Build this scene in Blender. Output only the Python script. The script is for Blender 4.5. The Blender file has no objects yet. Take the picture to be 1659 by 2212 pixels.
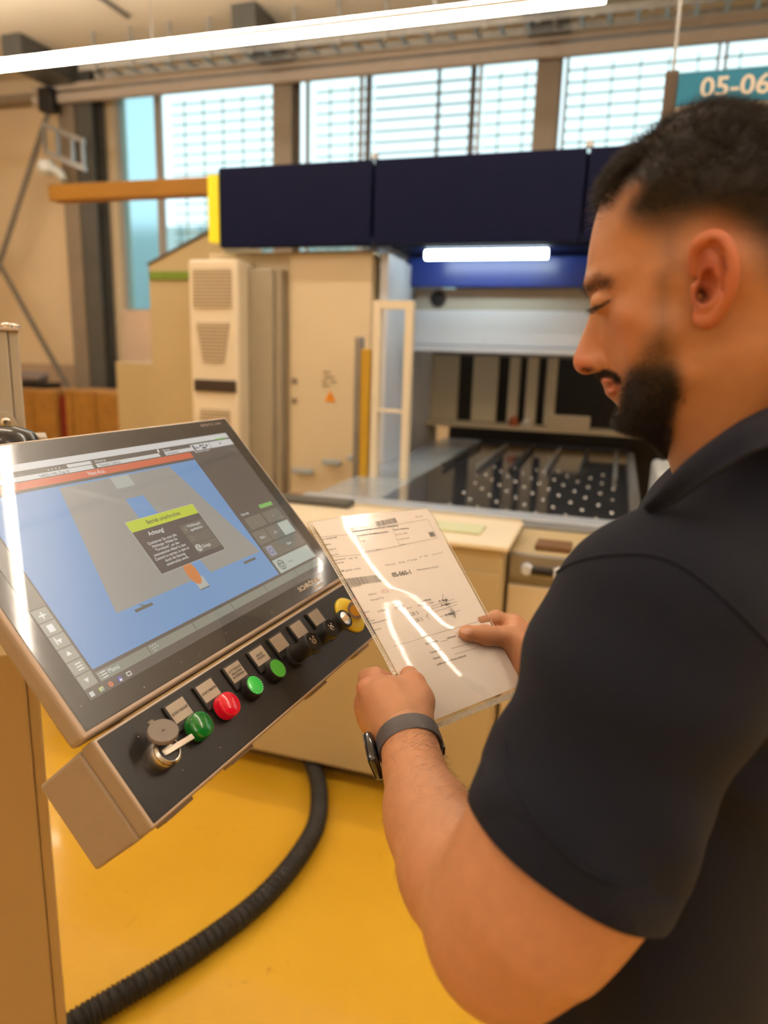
import bpy, bmesh, math, random
import numpy as np
from math import sin, cos, tan, radians, pi, sqrt, atan2
from mathutils import Vector, Matrix
from mathutils.bvhtree import BVHTree

random.seed(7)
RNG = np.random.default_rng(11)
SC = bpy.context.scene
COL = SC.collection

# ------------------------------------------------------------------ camera
FPX = 1534.0                      # focal length in pixels of the 1659 x 2212 frame
CX, CY = 829.5, 1106.0
PITCH, ROLL = radians(12.6), math.atan(0.03)
CAM = np.array([0.0, 0.0, 1.6])
FWD = np.array([0, cos(PITCH), -sin(PITCH)])
_r0 = np.array([1.0, 0, 0]); _u0 = np.array([0, sin(PITCH), cos(PITCH)])
RIGHT = cos(ROLL) * _r0 + sin(ROLL) * _u0
UP = -sin(ROLL) * _r0 + cos(ROLL) * _u0
DOWN = -UP
cam_data = bpy.data.cameras.new('camera')
cam = bpy.data.objects.new('camera', cam_data); COL.objects.link(cam)
cam.matrix_world = Matrix(((RIGHT[0], UP[0], -FWD[0], CAM[0]), (RIGHT[1], UP[1], -FWD[1], CAM[1]),
                           (RIGHT[2], UP[2], -FWD[2], CAM[2]), (0, 0, 0, 1)))
cam_data.sensor_fit = 'HORIZONTAL'; cam_data.sensor_width = 36.0
cam_data.lens = 36.0 * FPX / 1659.0
cam_data.clip_start = 0.05
cam_data.dof.use_dof = True
cam_data.dof.focus_distance = 0.82
cam_data.dof.aperture_fstop = 4.4
SC.camera = cam
vs = SC.view_settings
vs.view_transform = 'Standard'; vs.look = 'None'; vs.exposure = -0.22; vs.gamma = 1.0; vs.use_curve_mapping = False

# ------------------------------------------------------------------ daylight outside
w = bpy.data.worlds.new('daylight'); SC.world = w; w.use_nodes = True
bg = w.node_tree.nodes['Background']
bg.inputs['Color'].default_value = (0.70, 0.88, 0.92, 1); bg.inputs['Strength'].default_value = 2.1

# ------------------------------------------------------------------ rays through the photograph's frame
def ray(u, v): return (u - CX) / FPX * RIGHT + (v - CY) / FPX * DOWN + FWD
def px(u, v, dep): return CAM + dep * ray(u, v)
def hit(u, v, O, N):
    d = ray(u, v); return CAM + d * (((O - CAM) @ N) / (d @ N))
def proj(P):
    c = np.asarray(P) - CAM; z = c @ FWD
    return CX + FPX * (c @ RIGHT) / z, CY + FPX * (c @ DOWN) / z
EX = np.array([0.9526, -0.3042, 0.0]); EY = np.array([0.3042, 0.9526, 0.0]); EZ = np.array([0, 0, 1.0])
def B(a, b, z): return a * EX + b * EY + z * EZ          # the hall's own axes

# ------------------------------------------------------------------ materials
def srgb(r, g, b):
    f = lambda c: (c / 12.92 if c <= 0.04045 else ((c + 0.055) / 1.055) ** 2.4)
    return (f(r / 255), f(g / 255), f(b / 255))
def mat(name, col, rough=0.5, metal=0.0, spec=0.5, emit=None, es=0.0, vary=0.06, scale=12.0, bump=0.0, bscale=200.0,
        coat=0.0, trans=0.0, ior=1.45, sss=0.0, sheen=0.0):
    m = bpy.data.materials.new(name); m.use_nodes = True
    nt = m.node_tree; p = nt.nodes['Principled BSDF']
    p.inputs['Roughness'].default_value = rough; p.inputs['Metallic'].default_value = metal
    p.inputs['Specular IOR Level'].default_value = spec; p.inputs['IOR'].default_value = ior
    p.inputs['Coat Weight'].default_value = coat; p.inputs['Transmission Weight'].default_value = trans
    p.inputs['Coat Roughness'].default_value = 0.06
    if sheen: p.inputs['Sheen Weight'].default_value = sheen; p.inputs['Sheen Roughness'].default_value = 0.5
    if sss:
        p.inputs['Subsurface Weight'].default_value = sss
        p.inputs['Subsurface Radius'].default_value = (0.012, 0.005, 0.003); p.inputs['Subsurface Scale'].default_value = 1.0
    c4 = (*col, 1)
    if vary > 0:
        tc = nt.nodes.new('ShaderNodeTexCoord'); n = nt.nodes.new('ShaderNodeTexNoise')
        n.inputs['Scale'].default_value = scale; n.inputs['Detail'].default_value = 4
        nt.links.new(tc.outputs['Object'], n.inputs['Vector'])
        r = nt.nodes.new('ShaderNodeValToRGB')
        r.color_ramp.elements[0].position = 0.3; r.color_ramp.elements[1].position = 0.7
        r.color_ramp.elements[0].color = (*[max(0, c * (1 - vary)) for c in col], 1)
        r.color_ramp.elements[1].color = (*[min(1, c * (1 + vary)) for c in col], 1)
        nt.links.new(n.outputs['Fac'], r.inputs['Fac']); nt.links.new(r.outputs['Color'], p.inputs['Base Color'])
    else: p.inputs['Base Color'].default_value = c4
    if bump > 0:
        tc = nt.nodes.new('ShaderNodeTexCoord'); n2 = nt.nodes.new('ShaderNodeTexNoise'); b = nt.nodes.new('ShaderNodeBump')
        n2.inputs['Scale'].default_value = bscale; n2.inputs['Detail'].default_value = 3
        b.inputs['Strength'].default_value = bump; b.inputs['Distance'].default_value = 0.002
        nt.links.new(tc.outputs['Object'], n2.inputs['Vector']); nt.links.new(n2.outputs['Fac'], b.inputs['Height'])
        nt.links.new(b.outputs['Normal'], p.inputs['Normal'])
    if emit is not None:
        p.inputs['Emission Color'].default_value = (*emit, 1); p.inputs['Emission Strength'].default_value = es
    return m

# ------------------------------------------------------------------ mesh building
class MB:
    """collects shapes in world coordinates, links them as ONE mesh object"""
    def __init__(s): s.v = []; s.f = []; s.m = []; s.sm = []
    def add(s, verts, faces, mi=0, smooth=False):
        k = len(s.v); s.v += [tuple(float(c) for c in p) for p in verts]
        for f in faces: s.f.append(tuple(int(i) + k for i in f)); s.m.append(mi); s.sm.append(smooth)
        return s
    def box(s, O, X, Y, Z, x, y, z, mi=0, bev=0.0):
        """box in frame (O;X,Y,Z), bevelled when bev > 0"""
        O, X, Y, Z = map(np.asarray, (O, X, Y, Z))
        bm = bmesh.new()
        c = [bm.verts.new((a, b, d)) for a in x for b in y for d in z]
        for q in ((0, 1, 3, 2), (4, 6, 7, 5), (0, 4, 5, 1), (2, 3, 7, 6), (0, 2, 6, 4), (1, 5, 7, 3)): bm.faces.new([c[i] for i in q])
        bmesh.ops.recalc_face_normals(bm, faces=bm.faces)
        if bev > 0:
            bmesh.ops.bevel(bm, geom=bm.edges[:], offset=bev, segments=3, profile=0.5, affect='EDGES')
        vs_ = [O + v.co.x * X + v.co.y * Y + v.co.z * Z for v in bm.verts]
        bm.verts.index_update()
        s.add(vs_, [[v.index for v in f.verts] for f in bm.faces], mi, bev > 0)
        if bev > 0:                                       # the six big faces stay flat, only the rounded edges are smooth
            o_ = sorted(range(len(bm.faces)), key=lambda i: -list(bm.faces)[i].calc_area())[:6]
            for i in o_: s.sm[len(s.sm) - len(bm.faces) + i] = False
        bm.free(); return s
    def bbox(s, a, b, z, mi=0, bev=0.0): return s.box((0, 0, 0), EX, EY, EZ, a, b, z, mi, bev)
    def prism(s, poly, off, mi=0, smooth=False):
        """closed polygon (3-D points) extruded by the vector off"""
        n = len(poly); off = np.asarray(off); a = [np.asarray(p) for p in poly]
        s.add(a + [p + off for p in a], [list(range(n))] + [list(range(2 * n - 1, n - 1, -1))], mi, False)
        k = len(s.v) - 2 * n
        for i in range(n):
            j = (i + 1) % n
            s.f.append((k + i, k + n + i, k + n + j, k + j)); s.m.append(mi); s.sm.append(smooth)
        return s
    def tube(s, pts, r, n=8, mi=0, closed=False, cap=True, smooth=True):
        pts = [np.asarray(p, float) for p in pts]; N = len(pts)
        rr = r if hasattr(r, '__len__') else [r] * N
        up = None; rings = []
        for i, p in enumerate(pts):
            if closed: t = pts[(i + 1) % N] - pts[i - 1]
            else: t = pts[min(i + 1, N - 1)] - pts[max(i - 1, 0)]
            t = t / (np.linalg.norm(t) + 1e-12)
            if up is None: up = np.cross(t, [0.3, 0.5, 0.8]); 
            up = up - (up @ t) * t; up /= np.linalg.norm(up) + 1e-12; sd = np.cross(t, up)
            rings.append([p + rr[i] * (cos(2 * pi * k / n) * up + sin(2 * pi * k / n) * sd) for k in range(n)])
        f = []
        M = N if closed else N - 1
        for i in range(M):
            j = (i + 1) % N
            for k in range(n):
                l = (k + 1) % n
                f.append((i * n + k, i * n + l, j * n + l, j * n + k))
        if cap and not closed: f.append(tuple(range(n))[::-1]); f.append(tuple((N - 1) * n + k for k in range(n)))
        return s.add([q for g in rings for q in g], f, mi, smooth)
    def lathe(s, O, X, Y, Z, prof, n=32, mi=0, smooth=True, cap=True):
        """profile [(radius, height along Z)] turned about Z"""
        O, X, Y, Z = map(np.asarray, (O, X, Y, Z)); vs_ = []
        for r, h in prof:
            for k in range(n):
                a = 2 * pi * k / n; vs_.append(O + r * cos(a) * X + r * sin(a) * Y + h * Z)
        f = []
        for i in range(len(prof) - 1):
            for k in range(n):
                l = (k + 1) % n; f.append((i * n + k, i * n + l, (i + 1) * n + l, (i + 1) * n + k))
        if cap: f.append(tuple(range(n))[::-1]); f.append(tuple((len(prof) - 1) * n + k for k in range(n)))
        return s.add(vs_, f, mi, smooth)
    def build(s, name, mats, parent=None, sharp=35):
        if not isinstance(mats, (list, tuple)): mats = [mats]
        V = np.array(s.v)
        if parent is None:
            lo, hi = V.min(0), V.max(0); o = np.array([(lo[0] + hi[0]) / 2, (lo[1] + hi[1]) / 2, lo[2]])
        else:
            o = np.zeros(3); q = parent
            while q is not None: o = o + np.array(q.location); q = q.parent
        me = bpy.data.meshes.new(name); me.from_pydata([tuple(p) for p in V - o], [], s.f)
        for m in mats: me.materials.append(m)
        me.polygons.foreach_set('material_index', s.m); me.polygons.foreach_set('use_smooth', s.sm)
        bm = bmesh.new(); bm.from_mesh(me); bmesh.ops.recalc_face_normals(bm, faces=bm.faces)
        bm.to_mesh(me); bm.free(); me.update()
        if any(s.sm):
            me.set_sharp_from_angle(angle=radians(sharp))
            fl = {e for f_, k_ in zip(me.polygons, s.sm) if not k_ for e in f_.edge_keys}
            if fl and not all(s.sm):
                at_ = me.attributes.get('sharp_edge') or me.attributes.new('sharp_edge', 'BOOLEAN', 'EDGE')
                for i, e in enumerate(me.edges):
                    if e.key in fl: at_.data[i].value = True
        ob = bpy.data.objects.new(name, me); COL.objects.link(ob)
        if parent is None: ob.location = o
        else: ob.parent = parent
        return ob
def tag(o, label=None, cat=None, group=None, kind=None):
    if label: o['label'] = label
    if cat: o['category'] = cat
    if group: o['group'] = group
    if kind: o['kind'] = kind
    return o
def empty(name, loc, label, cat, group=None):
    e = bpy.data.objects.new(name, None); COL.objects.link(e); e.location = tuple(float(c) for c in loc)
    e.empty_display_size = 0.05
    return tag(e, label, cat, group)
def text_mesh(body, bold=0.0):
    cu = bpy.data.curves.new('t', 'FONT'); cu.body = body; cu.size = 1.0; cu.offset = bold; cu.resolution_u = 3
    ob = bpy.data.objects.new('t', cu); COL.objects.link(ob)
    dg = bpy.context.evaluated_depsgraph_get(); ev = ob.evaluated_get(dg); me = ev.to_mesh()
    v = np.array([tuple(q.co)[:2] for q in me.vertices]).reshape(-1, 2); f = [tuple(p.vertices) for p in me.polygons]
    ev.to_mesh_clear(); bpy.data.objects.remove(ob); bpy.data.curves.remove(cu)
    return v, f
def add_text(mb, body, place, x, y, h, width=None, mi=0, bold=0.0, align='l', ang=0.0, sx=1.0):
    """lettering: place(x, y) maps sheet coordinates (y up) to the world; h = capital height"""
    v, f = text_mesh(body, bold)
    if len(v) == 0: return
    v = v / 0.69 * h; w_ = v[:, 0].max()
    v[:, 0] *= (width / w_) if width else sx
    w_ = v[:, 0].max()
    if align == 'c': v[:, 0] -= w_ / 2
    if align == 'r': v[:, 0] -= w_
    c, s_ = cos(ang), sin(ang)
    q = np.stack([v[:, 0] * c - v[:, 1] * s_ + x, v[:, 0] * s_ + v[:, 1] * c + y], 1)
    mb.add([place(a, b) for a, b in q], f, mi, False)
# ================================================================== THE HALL
M = {}
M['wall'] = mat('beige_plaster', srgb(222, 204, 172), 0.8, vary=0.04, scale=2, bump=0.1, bscale=60)
M['parapet'] = mat('pale_parapet', srgb(214, 190, 166), 0.8, vary=0.04, scale=2)
M['ceil'] = mat('cream_ceiling', srgb(214, 204, 184), 0.85, vary=0.03, scale=1.5)
M['steel'] = mat('grey_painted_steel', srgb(120, 116, 108), 0.5, vary=0.08, scale=5)
M['steel_dark'] = mat('dark_painted_steel', srgb(84, 84, 80), 0.5, vary=0.1, scale=5)
M['steel_mid'] = mat('taupe_painted_steel', srgb(136, 124, 108), 0.5, vary=0.08, scale=5)
M['rail'] = mat('pinkish_aluminium_rail', srgb(176, 164, 150), 0.4, vary=0.05)
M['zinc'] = mat('zinc_plated_steel', srgb(170, 172, 172), 0.35, 0.7, vary=0.1, scale=20)
M['frame_brown'] = mat('bronze_window_frame', srgb(92, 80, 68), 0.45, vary=0.05)
M['slat'] = mat('pale_sun_blind_slat', srgb(196, 204, 186), 0.6, vary=0.05)
M['slat_brown'] = mat('brown_sun_blind_slat', srgb(170, 158, 142), 0.6, vary=0.05)
M['cord'] = mat('green_blind_cord', srgb(128, 160, 122), 0.7, vary=0.05)
M['cream'] = mat('cream_powder_coat', srgb(216, 200, 168), 0.45, vary=0.025, scale=3)
M['cream_light'] = mat('light_cream_powder_coat', srgb(228, 216, 190), 0.42, vary=0.025, scale=3)
M['khaki'] = mat('khaki_powder_coat', srgb(186, 168, 128), 0.45, vary=0.03, scale=3)
M['grille'] = mat('brown_grey_grille', srgb(134, 118, 98), 0.6, vary=0.05)
M['navy'] = mat('navy_paint', srgb(8, 15, 50), 0.5, spec=0.15, vary=0.05, scale=6)
M['blue'] = mat('royal_blue_paint', srgb(36, 56, 132), 0.3, vary=0.05)
M['black'] = mat('black_plastic', (0.012, 0.012, 0.013), 0.4, vary=0.1)
M['rubber'] = mat('black_rubber', (0.018, 0.016, 0.015), 0.5, vary=0.15, bump=0.2)
M['white_metal'] = mat('white_machine_enamel', srgb(204, 210, 220), 0.35, vary=0.03, scale=4)
M['grey_metal'] = mat('brushed_grey_metal', srgb(150, 148, 144), 0.35, 0.6, vary=0.12, scale=9)
M['yellow'] = mat('signal_yellow', srgb(236, 208, 40), 0.4, vary=0.04)
M['gold'] = mat('ochre_yellow_paint', srgb(190, 148, 40), 0.45, vary=0.05)
M['orange'] = mat('orange_paint', srgb(156, 108, 10), 0.45, vary=0.06, scale=3)
M['wood'] = mat('orange_crate_board', srgb(160, 114, 46), 0.6, vary=0.16, scale=9)
M['red'] = mat('dark_red_paint', srgb(120, 30, 24), 0.5, vary=0.1)
M['green'] = mat('green_stripe', srgb(112, 138, 44), 0.5, vary=0.05)

def floor_material():
    m = mat('yellow_epoxy_floor', srgb(226, 170, 40), 0.22, vary=0, spec=0.5, coat=0.25)
    nt = m.node_tree; p = nt.nodes['Principled BSDF']
    tc = nt.nodes.new('ShaderNodeTexCoord')
    n1 = nt.nodes.new('ShaderNodeTexNoise'); n1.inputs['Scale'].default_value = 1.3; n1.inputs['Detail'].default_value = 6
    n2 = nt.nodes.new('ShaderNodeTexNoise'); n2.inputs['Scale'].default_value = 7; n2.inputs['Detail'].default_value = 5; n2.inputs['Distortion'].default_value = 1.4
    for n in (n1, n2): nt.links.new(tc.outputs['Object'], n.inputs['Vector'])
    r1 = nt.nodes.new('ShaderNodeValToRGB'); r1.color_ramp.elements[0].color = (*srgb(200, 154, 36), 1); r1.color_ramp.elements[1].color = (*srgb(212, 168, 48), 1)
    r1.color_ramp.elements[0].position = 0.35; r1.color_ramp.elements[1].position = 0.65
    r2 = nt.nodes.new('ShaderNodeValToRGB'); r2.color_ramp.elements[0].position = 0.70; r2.color_ramp.elements[1].position = 0.80
    r2.color_ramp.elements[0].color = (0, 0, 0, 1); r2.color_ramp.elements[1].color = (0.7, 0.7, 0.7, 1)
    mx = nt.nodes.new('ShaderNodeMix'); mx.data_type = 'RGBA'; mx.inputs[7].default_value = (*srgb(140, 102, 40), 1)
    nt.links.new(n1.outputs['Fac'], r1.inputs['Fac']); nt.links.new(n2.outputs['Fac'], r2.inputs['Fac'])
    nt.links.new(r2.outputs['Color'], mx.inputs[0]); nt.links.new(r1.outputs['Color'], mx.inputs[6]); nt.links.new(mx.outputs[2], p.inputs['Base Color'])
    b = nt.nodes.new('ShaderNodeBump'); b.inputs['Strength'].default_value = 0.12; b.inputs['Distance'].default_value = 0.02
    nt.links.new(n1.outputs['Fac'], b.inputs['Height']); nt.links.new(b.outputs['Normal'], p.inputs['Normal'])
    nt.links.new(b.outputs['Normal'], p.inputs['Coat Normal'])
    return m
A0, A1, B0, B1, ZC = -10.0, 8.0, -5.0, 8.05, 4.85
tag(MB().bbox((A0, A1), (B0, B1 + 0.3), (-0.1, 0)).build('floor', floor_material()), kind='structure')
tag(MB().bbox((A0, A1), (B0, B1 + 0.3), (ZC, ZC + 0.1)).build('ceiling', M['ceil']), kind='structure')
tag(MB().bbox((A0 - 0.2, A0), (B0, B1 + 0.3), (0, ZC)).build('wall_left', M['wall']), kind='structure')
tag(MB().bbox((A1, A1 + 0.2), (B0, B1 + 0.3), (0, ZC)).build('wall_right', M['wall']), kind='structure')
tag(MB().bbox((A0, A1), (B0 - 0.2, B0), (0, ZC)).build('wall_near', M['wall']), kind='structure')
# window wall: solid bay on the left, band of windows above a parapet to the right
AW = -6.22
wb = MB(); wb.bbox((A0, AW), (B1, B1 + 0.25), (0, ZC)); wb.bbox((AW, A1), (B1, B1 + 0.25), (0, 2.04)); wb.bbox((AW, A1), (B1, B1 + 0.25), (4.62, ZC))
tag(wb.build('wall_far', M['wall']), kind='structure')
tag(MB().bbox((AW, -4.9), (B1 - 0.03, B1 - 0.005), (1.35, 2.04)).build('trim_1', M['parapet']), kind='structure')
tag(MB().bbox((A0, -4.0), (B1 - 0.02, B1 - 0.002), (0, 1.32)).build('baseboard_far', mat('taupe_dado', srgb(178, 158, 136), 0.7, vary=0.04)), kind='structure')
glass = mat('window_glass', (0.93, 0.98, 0.98), 0.03, trans=1.0, ior=1.1, vary=0)
frost = mat('frosted_blue_glass', srgb(190, 226, 236), 0.35, trans=0.9, ior=1.1, vary=0)
bays = [(-6.18, -5.62, 'frost'), (-5.60, -3.93, 'g'), (-3.65, -2.98, 'g'), (-2.93, -1.72, 'b'), (-1.68, -1.06, 'g'), (-0.80, 0.62, 'g'), (0.66, 3.2, 'g'), (3.3, 6.5, 'g')]
for i, (a0, a1, kind) in enumerate(bays):
    fr = MB(); t = 0.05 if kind == 'b' else 0.025
    for (x, z) in (((a0, a0 + t), (2.04, 4.62)), ((a1 - t, a1), (2.04, 4.62)), ((a0 + t, a1 - t), (2.04, 2.04 + t)), ((a0 + t, a1 - t), (4.62 - t, 4.62))):
        fr.bbox(x, (B1 + 0.02, B1 + 0.10), z)
    if kind == 'b': fr.bbox((a0 + 0.80, a0 + 0.83), (B1 + 0.03, B1 + 0.08), (2.09, 4.57))
    W = tag(fr.build('window_%d' % (i + 1), M['frame_brown'] if kind == 'b' else M['rail']), kind='structure')
    MB().bbox((a0 + t, a1 - t), (B1 + 0.05, B1 + 0.06), (2.04 + t, 4.62 - t)).build('glass_pane', frost if kind == 'frost' else glass, W)
    if kind != 'frost':
        s_ = MB(); z = 2.10
        while z < 4.6:
            s_.bbox((a0, a1), (B1 + 0.30, B1 + 0.34), (z, z + (0.014 if kind == 'b' else 0.010)))
            z += 0.115
        s_.build('sun_blind', M['slat_brown'] if kind == 'b' else M['slat'], W)
        c_ = MB(); a = a0 + 0.16
        while kind == 'g' and a < a1 - 0.03:
            c_.bbox((a, a + 0.013), (B1 + 0.345, B1 + 0.355), (2.05, 4.6)); a += 0.27
        if c_.v: c_.build('blind_cord', M['cord'], W)
# pale building across the yard, seen through the leftmost panes
out = empty('neighbouring_building', B(-5.5, 15, 0), 'pale building outside behind the slatted windows', 'building')
q = MB(); q.bbox((-16, -4.2), (15, 19), (0, 4.3)); q.build('wall', mat('pale_outside_cladding', srgb(190, 205, 205), 0.8, vary=0.05, scale=1), out)
q = MB()
for k in range(22): q.bbox((-16 + k * 0.55, -15.9 + k * 0.55), (14.95, 15), (0, 4.3))
q.build('cladding_rib', mat('outside_cladding_rib', srgb(160, 182, 186), 0.8, vary=0.05), out)
tag(MB().bbox((-30, 25), (8.6, 40), (-0.3, -0.05)).build('ground', mat('grey_yard_paving', srgb(150, 150, 146), 0.9, vary=0.1, scale=2)), kind='structure')

# columns, roof beams, rails, braces
def column(a0, a1, name, mi='steel', zb=0.0, zt=ZC, flange=True):
    q = MB(); b0, b1 = B1 - 0.30, B1 - 0.06
    q.bbox((a0, a1), (b0, b0 + 0.02), (zb, zt), bev=0.002); q.bbox((a0, a1), (b1 - 0.02, b1), (zb, zt), bev=0.002)
    q.bbox(((a0 + a1) / 2 - 0.008, (a0 + a1) / 2 + 0.008), (b0 + 0.02, b1 - 0.02), (zb, zt))
    return tag(q.build(name, M[mi]), kind='structure')
column(-6.78, -6.55, 'trim_2', 'steel_mid'); column(-6.53, -6.30, 'trim_3', 'steel_dark'); column(-3.90, -3.67, 'trim_4', 'steel_mid'); column(-1.05, -0.82, 'trim_5', 'steel_mid')
for i, a in enumerate((-6.6, -3.78, -0.93, 1.95, 4.8)):
    q = MB(); q.bbox((a - 0.13, a + 0.13), (B1 - 1.15, B1 - 0.3), (ZC - 0.24, ZC), bev=0.004); q.bbox((a - 0.2, a + 0.2), (B1 - 1.15, B1 - 0.3), (ZC - 0.27, ZC - 0.24), bev=0.002)
    tag(q.build('trim_%d' % (6 + i), M['steel_dark']), kind='structure')
tag(MB().bbox((-7.05, A1), (B1 - 0.42, B1 - 0.34), (4.40, 4.50), bev=0.004).bbox((-7.05, A1), (B1 - 0.42, B1 - 0.34), (4.53, 4.60), bev=0.004).build('trim_11', M['rail']), kind='structure')
tag(MB().bbox((A0, -7.05), (B1 - 0.25, B1 - 0.05), (4.52, 4.60), bev=0.004).build('trim_12', M['steel_mid']), kind='structure')
for i, a in enumerate((-8.2, -5.05, -2.5, 1.0)):                     # thin roof seams running away from the camera
    tag(MB().bbox((a - 0.02, a + 0.02), (B0 + 0.2, B1 - 1.2), (ZC - 0.035, ZC)).build('trim_%d' % (13 + i), M['steel']), kind='structure')
tray = MB()
for b in (B1 - 0.95, B1 - 0.70): tray.bbox((-5.9, 4.5), (b, b + 0.012), (4.50, 4.56))
for k in range(44): tray.bbox((-5.8 + k * 0.235, -5.765 + k * 0.235), (B1 - 0.94, B1 - 0.70), (4.505, 4.53))
for k in range(22): tray.bbox((-5.7 + k * 0.47, -5.66 + k * 0.47), (B1 - 0.97, B1 - 0.955), (4.48, 4.85))
tag(tray.build('cable_ladder', M['zinc']), 'long zinc cable ladder hung under the ceiling along the window wall', 'cable tray')
brace_o = empty('cross_brace', B(-7.6, B1 - 0.4, 0), 'grey diagonal steel cross bracing in front of the beige wall bay', 'bracing')
def flat_bar(P, Q, w_, name):
    P, Q = np.array(P), np.array(Q); d = Q - P; L = np.linalg.norm(d); d /= L; n = np.cross(d, EY)
    MB().box(P, d, n, EY, (0, L), (-w_ / 2, w_ / 2), (0, 0.02)).build(name, M['steel'], brace_o)
flat_bar(B(-6.75, B1 - 0.42, 4.45), B(-8.25, B1 - 0.42, 1.7), 0.07, 'brace_bar')
flat_bar(B(-7.75, B1 - 0.45, 2.6), B(-6.72, B1 - 0.45, 0.95), 0.07, 'brace_bar')
flat_bar(B(-7.75, B1 - 0.45, 2.6), B(-8.6, B1 - 0.45, 4.0), 0.07, 'brace_bar')
q = MB(); g = B(-6.78, B1 - 0.46, 4.42); q.box(g, EX, EY, EZ, (-0.10, 0.10), (-0.06, 0.10), (-0.13, 0.13), bev=0.02)
q.build('gusset', M['black'], brace_o)
lad = MB()
P = B(-6.75, B1 - 0.62, 4.12); D = (EX * 0.9 - EZ * 0.34); D /= np.linalg.norm(D)
for off in (0, -0.30): lad.box(P + EZ * off, D, EY, EZ, (0, 0.62), (0, 0.04), (-0.03, 0.03))
for t in (0.0, 0.2, 0.42, 0.58): lad.box(P + D * t, EX, EY, EZ, (0, 0.025), (0, 0.04), (-0.30, 0))
tag(lad.build('cable_bracket', M['zinc']), 'short zinc ladder bracket fixed high on the corner column', 'bracket')
camo = empty('security_camera', B(-6.75, B1 - 0.55, 3.62), 'small white dome camera on an arm beside the corner column', 'camera')
q = MB(); O = B(-6.78, B1 - 0.55, 3.66)
q.lathe(O, EX, EY, EZ, [(0.02, 0.09), (0.09, 0.07), (0.11, 0.0), (0.10, -0.05), (0.05, -0.09), (0.01, -0.10)], 20); q.build('dome', mat('white_plastic', srgb(215, 222, 222), 0.35, vary=0.03), camo)
MB().tube([O + EX * 0.05, O + EX * 0.2 - EZ * 0.08, O + EX * 0.24 - EZ * 0.15], 0.05, 10).build('arm', mat('white_enamel', srgb(205, 214, 216), 0.35, vary=0.03), camo)

# ------------------------------------------------------------------ luminaires (the light of the hall)
WARM = (1.0, 0.87, 0.73)
def lamp_mat(name, es, dots=False):
    m = bpy.data.materials.new(name); m.use_nodes = True; nt = m.node_tree; nt.nodes.clear()
    o = nt.nodes.new('ShaderNodeOutputMaterial'); e = nt.nodes.new('ShaderNodeEmission')
    e.inputs['Color'].default_value = (*WARM, 1); e.inputs['Strength'].default_value = es
    nt.links.new(e.outputs[0], o.inputs['Surface'])
    return m
LAMP = lamp_mat('led_diffuser', 36.0)
LAMPU = lamp_mat('added_uplight_glow', 50.0)  # glow added on the lamp tops to brighten the ceiling
LAMPB = lamp_mat('led_lens', 140.0)
housing = mat('white_lamp_housing', srgb(225, 222, 212), 0.4, vary=0.03)
def luminaire(a0, a1, b, z, label, wd=0.10, dots=False):
    L = empty('strip_light', B((a0 + a1) / 2, b, z), label, 'ceiling lamp')
    MB().bbox((a0, a1), (b - wd / 2 - 0.01, b + wd / 2 + 0.01), (z + 0.021, z + 0.06), bev=0.004).build('housing', housing, L)
    d = MB()
    if not dots: d.bbox((a0 + 0.01, a1 - 0.01), (b - wd / 2, b + wd / 2), (z - 0.004, z + 0.02)); d.build('diffuser', LAMP, L)
    else:
        k = 0; a = a0 + 0.02
        pts_v = []; pts_f = []
        while a < a1 - 0.02:                                           # two rows of small lenses
            for j, off in enumerate((-wd / 4, wd / 4)):
                c = B(a + (0.011 if j else 0), b + off, z - 0.002); n = 6
                base = len(pts_v)
                pts_v += [c + 0.0095 * cos(2 * pi * t / n) * EX * 0.95 + 0.011 * sin(2 * pi * t / n) * EY for t in range(n)]
                pts_f.append([base + t for t in range(n)])
            a += 0.022
        d.add(pts_v, pts_f); o = d.build('lens_rows', LAMPB, L); o['kind'] = 'stuff'
    up_m = MB().bbox((a0 + 0.02, a1 - 0.02), (b - wd / 2, b + wd / 2), (z + 0.061, z + 0.066)); up_m.build('added_uplight', LAMPU, L)  # unseen glowing strip added to throw light on the ceiling
    n = max(2, int((a1 - a0) / 2))
    for k in range(n):
        a = a0 + (k + 0.5) * (a1 - a0) / n; MB().tube([B(a, b, z + 0.05), B(a, b, ZC)], 0.004, 6).build('suspension_wire', M['zinc'], L)
    return L
luminaire(-7.6, -0.33, 5.68, 4.0, 'long glowing strip light crossing the top of the picture', wd=0.07)
luminaire(1.7, 6.5, 6.2, 4.0, 'thin strip light near the windows, right of the picture', wd=0.012)
luminaire(-1.2, 6.2, 2.76, 4.2, 'twin row LED strip light mirrored in the touch screen', wd=0.056, dots=True)
luminaire(-7.6, -2.0, 2.76, 4.2, 'left strip light of the row above the control station', wd=0.10)
luminaire(-7.0, -0.5, 0.2, 4.2, 'added unseen strip light above and behind the photographer, left one', wd=0.07)  # unseen row added for more and softer light in the hall
luminaire(0.3, 6.8, 0.2, 4.2, 'added unseen strip light above and behind the photographer, right one', wd=0.07)
luminaire(-6.0, 6.0, -2.8, 4.2, 'added unseen strip light near the rear wall of the hall', wd=0.06)  # another unseen row, added to fill the hall with light
def area(name, P, sx, sy, power, col=WARM):
    l = bpy.data.lights.new(name, 'AREA'); l.shape = 'RECTANGLE'; l.size = sx; l.size_y = sy; l.energy = power; l.color = col
    o = bpy.data.objects.new(name, l); COL.objects.link(o)
    o.matrix_world = Matrix(((EX[0], EY[0], 0, P[0]), (EX[1], EY[1], 0, P[1]), (0, 0, 1, P[2]), (0, 0, 0, 1)))
    return o
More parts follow.
